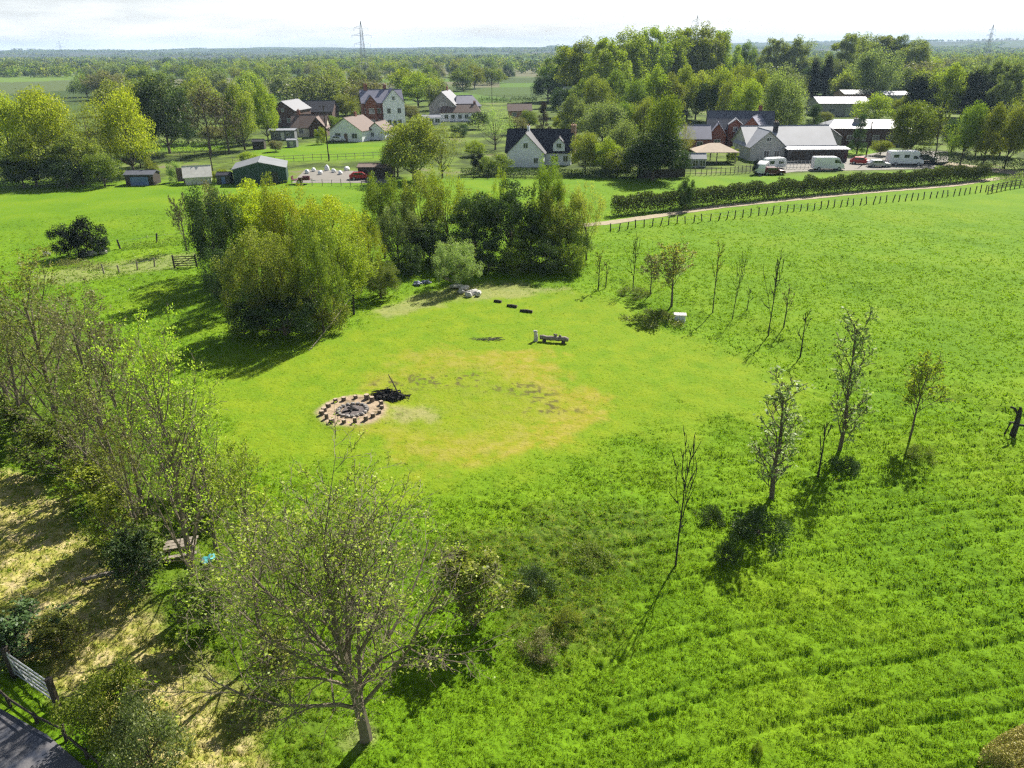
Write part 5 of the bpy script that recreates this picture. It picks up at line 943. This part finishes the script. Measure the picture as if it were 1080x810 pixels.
# ------------------------------------------------------------------ trees round the village
V_ = [('round_a', 4, 190, 98, 52, 'yellow-green tree cut by the left edge above the field', 'leaf_yellow'), ('round_b', 54, 190, 94, 66, 'broad yellow-green tree, second from the left edge', 'leaf_yellow'), ('airy', 92, 190, 104, 54, 'olive-yellow tree between two brighter ones', 'leaf_lime'), ('round_b', 130, 184, 96, 60, 'big yellow tree with its trunk showing over the lawn', 'leaf_yellow'),
      ('round_c', 30, 196, 140, 50, 'lower yellow-green tree at the left field edge', 'leaf_lime'), ('round_c', 80, 194, 140, 60, 'shaded green tree under the broad yellow ones', 'leaf_olive'), ('round_a', 170, 162, 82, 58, 'dark green chestnut with pale candles behind the yellow trees', 'leaf_dark'), ('bare_a', 215, 164, 90, 44, 'bare brown tree right of the dark chestnut', None), ('bare_a', 236, 162, 98, 40, 'second bare brown tree before the olive ones', None),
      ('round_c', 252, 158, 88, 38, 'olive tree left of the bright green one near the farm', 'leaf_olive'), ('round_c', 278, 150, 88, 30, 'bright green tree touching the dark brick farm buildings', 'leaf_lime'), ('round_a', 336, 112, 84, 24, 'round dark tree above the long black barn', 'leaf_dark'), ('bare_b', 372, 108, 76, 40, 'purple-brown twiggy tree behind the bungalow', None), ('round_a', 364, 126, 100, 30, 'olive tree left of the tall gabled house', 'leaf_olive'), ('round_c', 440, 112, 76, 40, 'yellow-green tree right of the tall gabled house', 'leaf_lime'),
      ('round_b', 434, 190, 124, 68, 'big olive tree standing right of the red car', 'leaf_olive'), ('airy', 465, 188, 128, 50, 'olive-yellow tree between the red car and the white house', 'leaf_olive'), ('round_c', 418, 186, 145, 36, 'dark green lower tree beside the red car', 'leaf_green'), ('airy', 522, 158, 112, 48, 'pale silvery willow left of the white house', 'leaf_pale'), ('cone', 573, 142, 108, 18, 'dark purple conifer above the white house', 'leaf_purple'), ('round_c', 596, 140, 118, 30, 'yellow-green small tree above the white house chimney', 'leaf_lime'),
      ('round_a', 578, 108, 78, 36, 'dark bushy tree at the left foot of the tall wood', 'leaf_dark'), ('round_c', 606, 152, 100, 36, 'grey-green tree right of the white house', 'leaf_grey'), ('round_a', 636, 156, 108, 50, 'olive-grey tree left of the bright chestnut', 'leaf_grey'), ('round_b', 656, 178, 128, 46, 'grey willow in front of the bright chestnut', 'leaf_grey'), ('round_c', 640, 184, 146, 34, 'spiky pale green shrub tree by the garden hedge', 'leaf_lime'), ('round_a', 618, 182, 140, 34, 'olive garden tree right of the brick chimney', 'leaf_olive'),
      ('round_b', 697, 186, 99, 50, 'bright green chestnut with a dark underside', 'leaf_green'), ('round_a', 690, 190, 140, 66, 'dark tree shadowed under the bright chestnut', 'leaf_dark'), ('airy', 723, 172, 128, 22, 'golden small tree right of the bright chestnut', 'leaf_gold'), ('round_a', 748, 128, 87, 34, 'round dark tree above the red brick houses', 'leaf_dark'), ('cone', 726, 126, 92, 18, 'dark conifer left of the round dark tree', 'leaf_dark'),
      ('round_b', 828, 152, 78, 52, 'large pale green tree behind the sunlit bungalow roof', 'leaf_pale'), ('cone', 859, 150, 110, 28, 'dark spreading conifer right of the large pale green tree', 'leaf_dark'), ('column', 859, 113, 62, 15, 'left one of the two black cypresses', 'leaf_black'), ('column', 872, 113, 60, 15, 'right one of the two black cypresses', 'leaf_black'), ('cone', 908, 162, 120, 20, 'brown-dark conifer standing in front of the curved roof block', 'leaf_dark'),
      ('round_a', 965, 168, 108, 50, 'green tree right of the curved roof block', 'leaf_green'), ('bare_b', 993, 170, 112, 32, 'brown budding tree among the green roadside row', None), ('round_b', 1022, 174, 108, 34, 'green roadside tree with dark trunk, left of the last three', 'leaf_green'), ('round_c', 1046, 176, 110, 32, 'olive roadside tree, middle of the last three', 'leaf_olive'), ('round_b', 1070, 177, 110, 36, 'olive roadside tree nearest the right edge', 'leaf_olive'), ('round_a', 1100, 178, 108, 40, 'roadside tree beyond the right edge', 'leaf_green'),
      ('round_a', 972, 128, 80, 34, 'dark pine left of the taller dark pines', 'leaf_black'), ('round_c', 1000, 126, 68, 40, 'yellow-green tree between the dark pines', 'leaf_lime'), ('round_b', 1020, 126, 74, 34, 'tallest dark pine at the right', 'leaf_black'), ('round_a', 1038, 130, 86, 30, 'lower dark pine right of the tallest one', 'leaf_black'),
      ('poplar_a', 1066, 132, 66, 40, 'grey-green tall tree above the right edge of the village', 'leaf_grey'), ('poplar_b', 1050, 120, 62, 36, 'pale grey-green tall tree left of the right edge one', 'leaf_grey'), ('airy', 1085, 150, 90, 40, 'olive tree at the right edge above the roadside row', 'leaf_olive'),
      ('round_a', 925, 110, 52, 50, 'big rounded green tree behind the industrial roofs', 'leaf_grey'), ('poplar_a', 893, 96, 36, 44, 'tall wood tree at the left of the right-hand wood', 'leaf_olive'), ('poplar_b', 912, 92, 37, 40, 'tall wood tree above the rounded green one', 'leaf_olive'), ('poplar_a', 945, 92, 38, 44, 'tall wood tree at the right of the right-hand wood', 'leaf_green'), ('poplar_b', 965, 94, 42, 34, 'last tall tree of the right-hand wood', 'leaf_olive'), ('round_c', 955, 104, 72, 30, 'green tree under the right end of the right-hand wood', 'leaf_green'), ('round_a', 885, 100, 64, 30, 'pale green tree behind the cypresses', 'leaf_grey')]
for p, u, vb, vt, w, lab, col in V_: tree('broadleaf_tree' if p not in ('cone', 'column') else 'conifer_tree', p, u, vb, vt, w, lab, col=col)
for p, u, vb, vt, w, lab, col in (('poplar_a', 815, 92, 41, 34, 'tall skyline tree left of the dip above the black cypresses', 'leaf_olive'), ('poplar_b', 840, 92, 40, 36, 'tall skyline tree right above the black cypresses', 'leaf_olive'), ('poplar_b', 787, 94, 45, 24, 'darker tall tree right of the central wood', 'leaf_green'), ('poplar_a', 930, 92, 38, 40, 'tall tree in the middle of the right-hand wood', 'leaf_olive')): tree('broadleaf_tree', p, u, vb, vt, w, lab, col=col)
# garden trees and shrubs between the houses
gG = 'garden shrubs and small trees between the houses'
for u, vb, vt, w, col, lab in ((262, 176, 160, 22, 'leaf_lime', 'lime shrub above the green barn'), (146, 176, 158, 30, 'leaf_dark', 'dark shrub by the garden wall below the chestnut'), (248, 150, 128, 26, 'leaf_brown', 'brown shrub left of the brick farm'), (290, 160, 148, 16, 'leaf_brown', 'brown shrub below the flat-roofed cabin'), (352, 140, 122, 20, 'leaf_green', 'green tree between the farmhouse and bungalow'), (388, 128, 112, 18, 'leaf_dark', 'dark shrub left foot of the tall house'),
    (432, 128, 110, 26, 'leaf_brown', 'brown budding tree right of the tall house'), (424, 146, 130, 24, 'leaf_lime', 'lime shrub right of the white annexe'), (445, 146, 128, 26, 'leaf_olive', 'olive tree below the low lean-to'), (505, 136, 118, 24, 'leaf_dark', 'dark tree right of the white wing'), (500, 165, 148, 24, 'leaf_lime', 'lime shrub before the pale willow'), (545, 142, 124, 26, 'leaf_brown', 'brown tree between willow and purple conifer'), (558, 136, 116, 22, 'leaf_green', 'green tree left of the purple conifer'),
    (590, 156, 136, 24, 'leaf_olive', 'olive tree behind the black roof'), (612, 166, 142, 28, 'leaf_lime', 'lime tree right of the brick chimney end'), (632, 172, 150, 30, 'leaf_green', 'green tree over the clipped hedge'), (652, 186, 158, 34, 'leaf_olive', 'olive shrub left under the chestnut'), (676, 186, 150, 36, 'leaf_dark', 'dark shrub left against the chestnut'), (716, 186, 158, 26, 'leaf_dark', 'dark shrub behind the greenhouse'), (640, 140, 118, 34, 'leaf_olive', 'olive tree above the grey willow'), (668, 146, 118, 32, 'leaf_lime', 'lime tree above the bright chestnut shoulder'),
    (712, 146, 124, 24, 'leaf_dark', 'dark tree left above the long grey roof'), (762, 140, 118, 24, 'leaf_olive', 'olive tree above the brick gables'), (796, 142, 118, 30, 'leaf_lime', 'lime tree right above the brick gables'), (812, 146, 122, 26, 'leaf_green', 'green tree left below the large pale tree'), (846, 152, 130, 24, 'leaf_dark', 'dark tree below the large pale tree'), (878, 158, 140, 18, 'leaf_green', 'green shrub left of the curved roof block'), (930, 164, 148, 22, 'leaf_lime', 'lime shrub behind the motorhome'), (948, 152, 126, 26, 'leaf_green', 'green tree at the right end of the curved roof block'),
    (950, 128, 102, 24, 'leaf_lime', 'lime tree right of the white industrial unit'), (985, 150, 118, 28, 'leaf_green', 'green tree behind the brown roadside tree'), (1008, 160, 126, 30, 'leaf_dark', 'dark tree behind the roadside row, left'), (1034, 164, 128, 30, 'leaf_dark', 'dark tree behind the roadside row, middle'), (1060, 164, 126, 34, 'leaf_green', 'green tree behind the roadside row, right'), (870, 134, 118, 20, 'leaf_olive', 'olive shrub left of the curved roof'), (905, 120, 106, 20, 'leaf_olive', 'olive shrub between the two warehouse roofs'),
    (20, 198, 164, 40, 'leaf_dark', 'dark thicket at the left end of the boundary hedge'), (66, 198, 166, 44, 'leaf_dark', 'dark thicket under the second yellow tree'), (106, 196, 162, 40, 'leaf_green', 'green thicket left of the trunk over the lawn'), (196, 152, 124, 34, 'leaf_dark', 'dark thicket right under the chestnut'), (226, 152, 132, 34, 'leaf_brown', 'brown thicket under the bare trees'), (152, 156, 126, 30, 'leaf_dark', 'dark thicket left under the chestnut')):
    tree('garden_tree', rr0.choice(['round_a', 'round_b', 'round_c']), u, vb, vt, w, lab, col=col, group=gG)
# the tall wood right of centre
gW = 'tall trees of the central wood'
W_ = [('poplar_a', 598, 106, 50, 40, 'leaf_green', 'left edge'), ('poplar_b', 618, 112, 44, 40, 'leaf_lime', 'left end'), ('poplar_a', 640, 116, 42, 40, 'leaf_lime', 'left shoulder'), ('poplar_b', 662, 110, 34, 40, 'leaf_lime', 'left summit'), ('poplar_a', 684, 108, 31, 40, 'leaf_lime', 'left of the dip'), ('poplar_b', 704, 106, 34, 36, 'leaf_lime', 'central dip'), ('poplar_a', 722, 104, 31, 36, 'leaf_lime', 'right of the dip'), ('poplar_b', 742, 104, 29, 40, 'leaf_lime', 'right summit'), ('poplar_a', 759, 102, 34, 32, 'leaf_lime', 'right shoulder')]
for p, u, vb, vt, w, col, lab in W_: tree('wood_tree', p, u, vb, vt - 1, w * 1.35, f'tall slender tree at the {lab} of the central wood skyline', col=col, group=gW)
gW2 = 'lower trees in front of the central wood'
rr_ = random.Random(5); low = [(615, 130, 84, 'leaf_green'), (632, 132, 80, 'leaf_olive'), (650, 128, 74, 'leaf_green'), (668, 134, 84, 'leaf_green'), (690, 132, 70, 'leaf_lime'), (706, 132, 78, 'leaf_olive'), (722, 128, 70, 'leaf_lime'), (736, 126, 76, 'leaf_gold'), (758, 128, 72, 'leaf_lime'), (772, 134, 80, 'leaf_olive'), (788, 138, 84, 'leaf_lime'), (800, 130, 74, 'leaf_lime'), (812, 126, 78, 'leaf_green'), (780, 118, 68, 'leaf_lime'), (838, 112, 78, 'leaf_grey'), (680, 150, 104, 'leaf_olive'), (660, 148, 108, 'leaf_green'), (596, 124, 92, 'leaf_dark')]
for u, vb, vt, col in low: tree('wood_tree', rr_.choice(['round_a', 'round_b', 'round_c']), u, vb, vt, 34, f"{ {'leaf_green':'mid green','leaf_dark':'dark green','leaf_lime':'lime green','leaf_olive':'olive','leaf_gold':'golden','leaf_grey':'grey-green'}[col]} lower tree in front of the central wood", col=col, group=gW2)

# ------------------------------------------------------------------ wooded country behind: each tree up to the middle distance
boxes = [(296, 98, 354, 128), (385, 95, 430, 130), (354, 122, 414, 146), (452, 86, 512, 122), (505, 96, 566, 110), (600, 98, 634, 114), (845, 88, 955, 112), (537, 112, 560, 123), (715, 128, 815, 152)]
skip = [(0, 84, 74, 97), (118, 148, 240, 175), (505, 98, 562, 108), (550, 78, 566, 90)]
cols_ = ['leaf_green', 'leaf_olive', 'leaf_dark', 'leaf_lime', 'leaf_grey', 'leaf_brown']; cn = {'leaf_green': 'mid green', 'leaf_olive': 'olive', 'leaf_dark': 'dark green', 'leaf_lime': 'lime green', 'leaf_grey': 'grey-green', 'leaf_brown': 'brown budding'}
secs = [(-80, 110, 'behind the yellow-green trees at far left'), (110, 250, 'beyond the dark chestnut'), (250, 440, 'behind the brick farm and tall house'), (440, 600, 'behind the house with tangled roofs'), (600, 860, 'beyond the central wood'), (860, 1160, 'beyond the industrial roofs')]
rr_ = random.Random(12); cnt = 0
for vb0, n in ((136, 12), (124, 16), (114, 22), (106, 28), (99, 34), (92, 38), (86, 42), (81, 44), (77, 44)):
    for k in range(n):
        u = -70 + (k + rr_.random()) * 1220 / n; vb = vb0 + rr_.uniform(-3.5, 3.5); Y = G(u, vb)[1]; s_ = scale_at(Y); h_ = rr_.uniform(8.5, 14.5) * (1.15 if u > 560 else 1); vt = vb - h_ * s_
        w = h_ * s_ * rr_.uniform(1.0, 1.6)
        if any(a - w / 2 < u < c + w / 2 and vt < d_ - 2 and vb > b_ for a, b_, c, d_ in skip): continue
        if any(a - w / 3 < u < c + w / 3 and vb > d_ - 1 and vt < d_ for a, b_, c, d_ in boxes): continue
        if vb > 110 and 560 < u < 1000: continue
        col = rr_.choices(cols_, [6, 6, 2, 4, 4, 3])[0]; sec = [s_ for a, b_, s_ in secs if a <= u < b_][0]
        x, y = G(u, vb); place('woodland_tree', rr_.choice(['far_a', 'far_b', 'far_c']), x, y, h_, w / scale_at(Y), f'{cn[col]} tree in the wooded country {sec}', 'tree', f'{cn[col]} trees {sec}', col, None, rr_.random() * 6.28); cnt += 1
print('woodland trees', cnt)

# far woods and hedgerows that read as one mass
def far_woods():
    rng = np.random.default_rng(77); parts = {k: [] for k in ('leaf_green', 'leaf_olive', 'leaf_dark')}
    lines = []
    for k in range(230):
        r0 = 900 * (6000 / 900) ** rng.random(); a0 = math.radians(rng.uniform(-48, 48)); x0, y0 = r0 * math.sin(a0), r0 * math.cos(a0)
        th = rng.choice([rng.normal(0, .25), rng.normal(1.3, .3)]); L_ = rng.uniform(120, 600) * (r0 / 1500) ** .5; wood = rng.random() < .45; wd = rng.uniform(40, 160) if wood else 5
        n = int(L_ / 9 * (3 if wood else 1)); t_ = rng.uniform(-.5, .5, n) * L_; q = rng.uniform(-.5, .5, n) * wd
        lines.append(np.stack([x0 + np.cos(th) * t_ - np.sin(th) * q, y0 + np.sin(th) * t_ + np.cos(th) * q], -1))
    T = np.concatenate(lines); T = T[(T[:, 1] > 560) & (np.hypot(T[:, 0], T[:, 1]) < 6500)]; n = len(T); print('far trees', n)
    z = terrain_h(T[:, 0], T[:, 1]); R_ = np.hypot(T[:, 0], T[:, 1]); hh = rng.uniform(6, 12, n); ww = hh * rng.uniform(.8, 1.5, n); ci = rng.integers(0, 3, n)
    for idx, nm in enumerate(parts):
        for near_, per, lf in ((True, 90, 1.7), (False, 34, 3.2)):
            q = (ci == idx) & ((R_ < 1600) == near_); m_ = q.sum()
            if not m_: continue
            d = rng.normal(size=(m_, per, 3)); d /= np.linalg.norm(d, axis=2)[..., None]; d *= rng.random((m_, per, 1)) ** .3
            C = np.stack([T[q, 0][:, None] + d[..., 0] * ww[q][:, None] / 2, T[q, 1][:, None] + d[..., 1] * ww[q][:, None] / 2, z[q][:, None] + hh[q][:, None] * (.52 + .48 * d[..., 2])], -1).reshape(-1, 3)
            parts[nm].append(leaf_quads(C, lf, rng, .8)[0])
    names = {'leaf_green': ('mid green', 0), 'leaf_olive': ('olive', 1), 'leaf_dark': ('dark green', 2)}
    for nm, L_ in parts.items():
        V = np.concatenate(L_); o = mesh_np('distant_woodland', V, np.arange(len(V)).reshape(-1, 4), nm); tag(o, f'{names[nm][0]} crowns of the far woods and hedgerows stretching to the horizon', 'woodland', kind='stuff')
far_woods()

# ------------------------------------------------------------------ haze
HAZE_DENSITY = 1.35e-4
mb = MB(); mb.box((0, 0, 55), (16000, 16000, 118)); hz = mb.build('haze', 'stone'); hz['kind'] = 'stuff'; hz['label'] = 'thin blue summer haze lying over the whole countryside'; hz['category'] = 'haze'
m, t, o = nodes('air'); pv = t.nodes.new('ShaderNodeVolumePrincipled'); pv.inputs['Color'].default_value = (.55, .76, 1, 1); pv.inputs['Density'].default_value = HAZE_DENSITY; pv.inputs['Anisotropy'].default_value = 0
t.links.new(pv.outputs[0], o.inputs['Volume']); hz.data.materials.clear(); hz.data.materials.append(m)
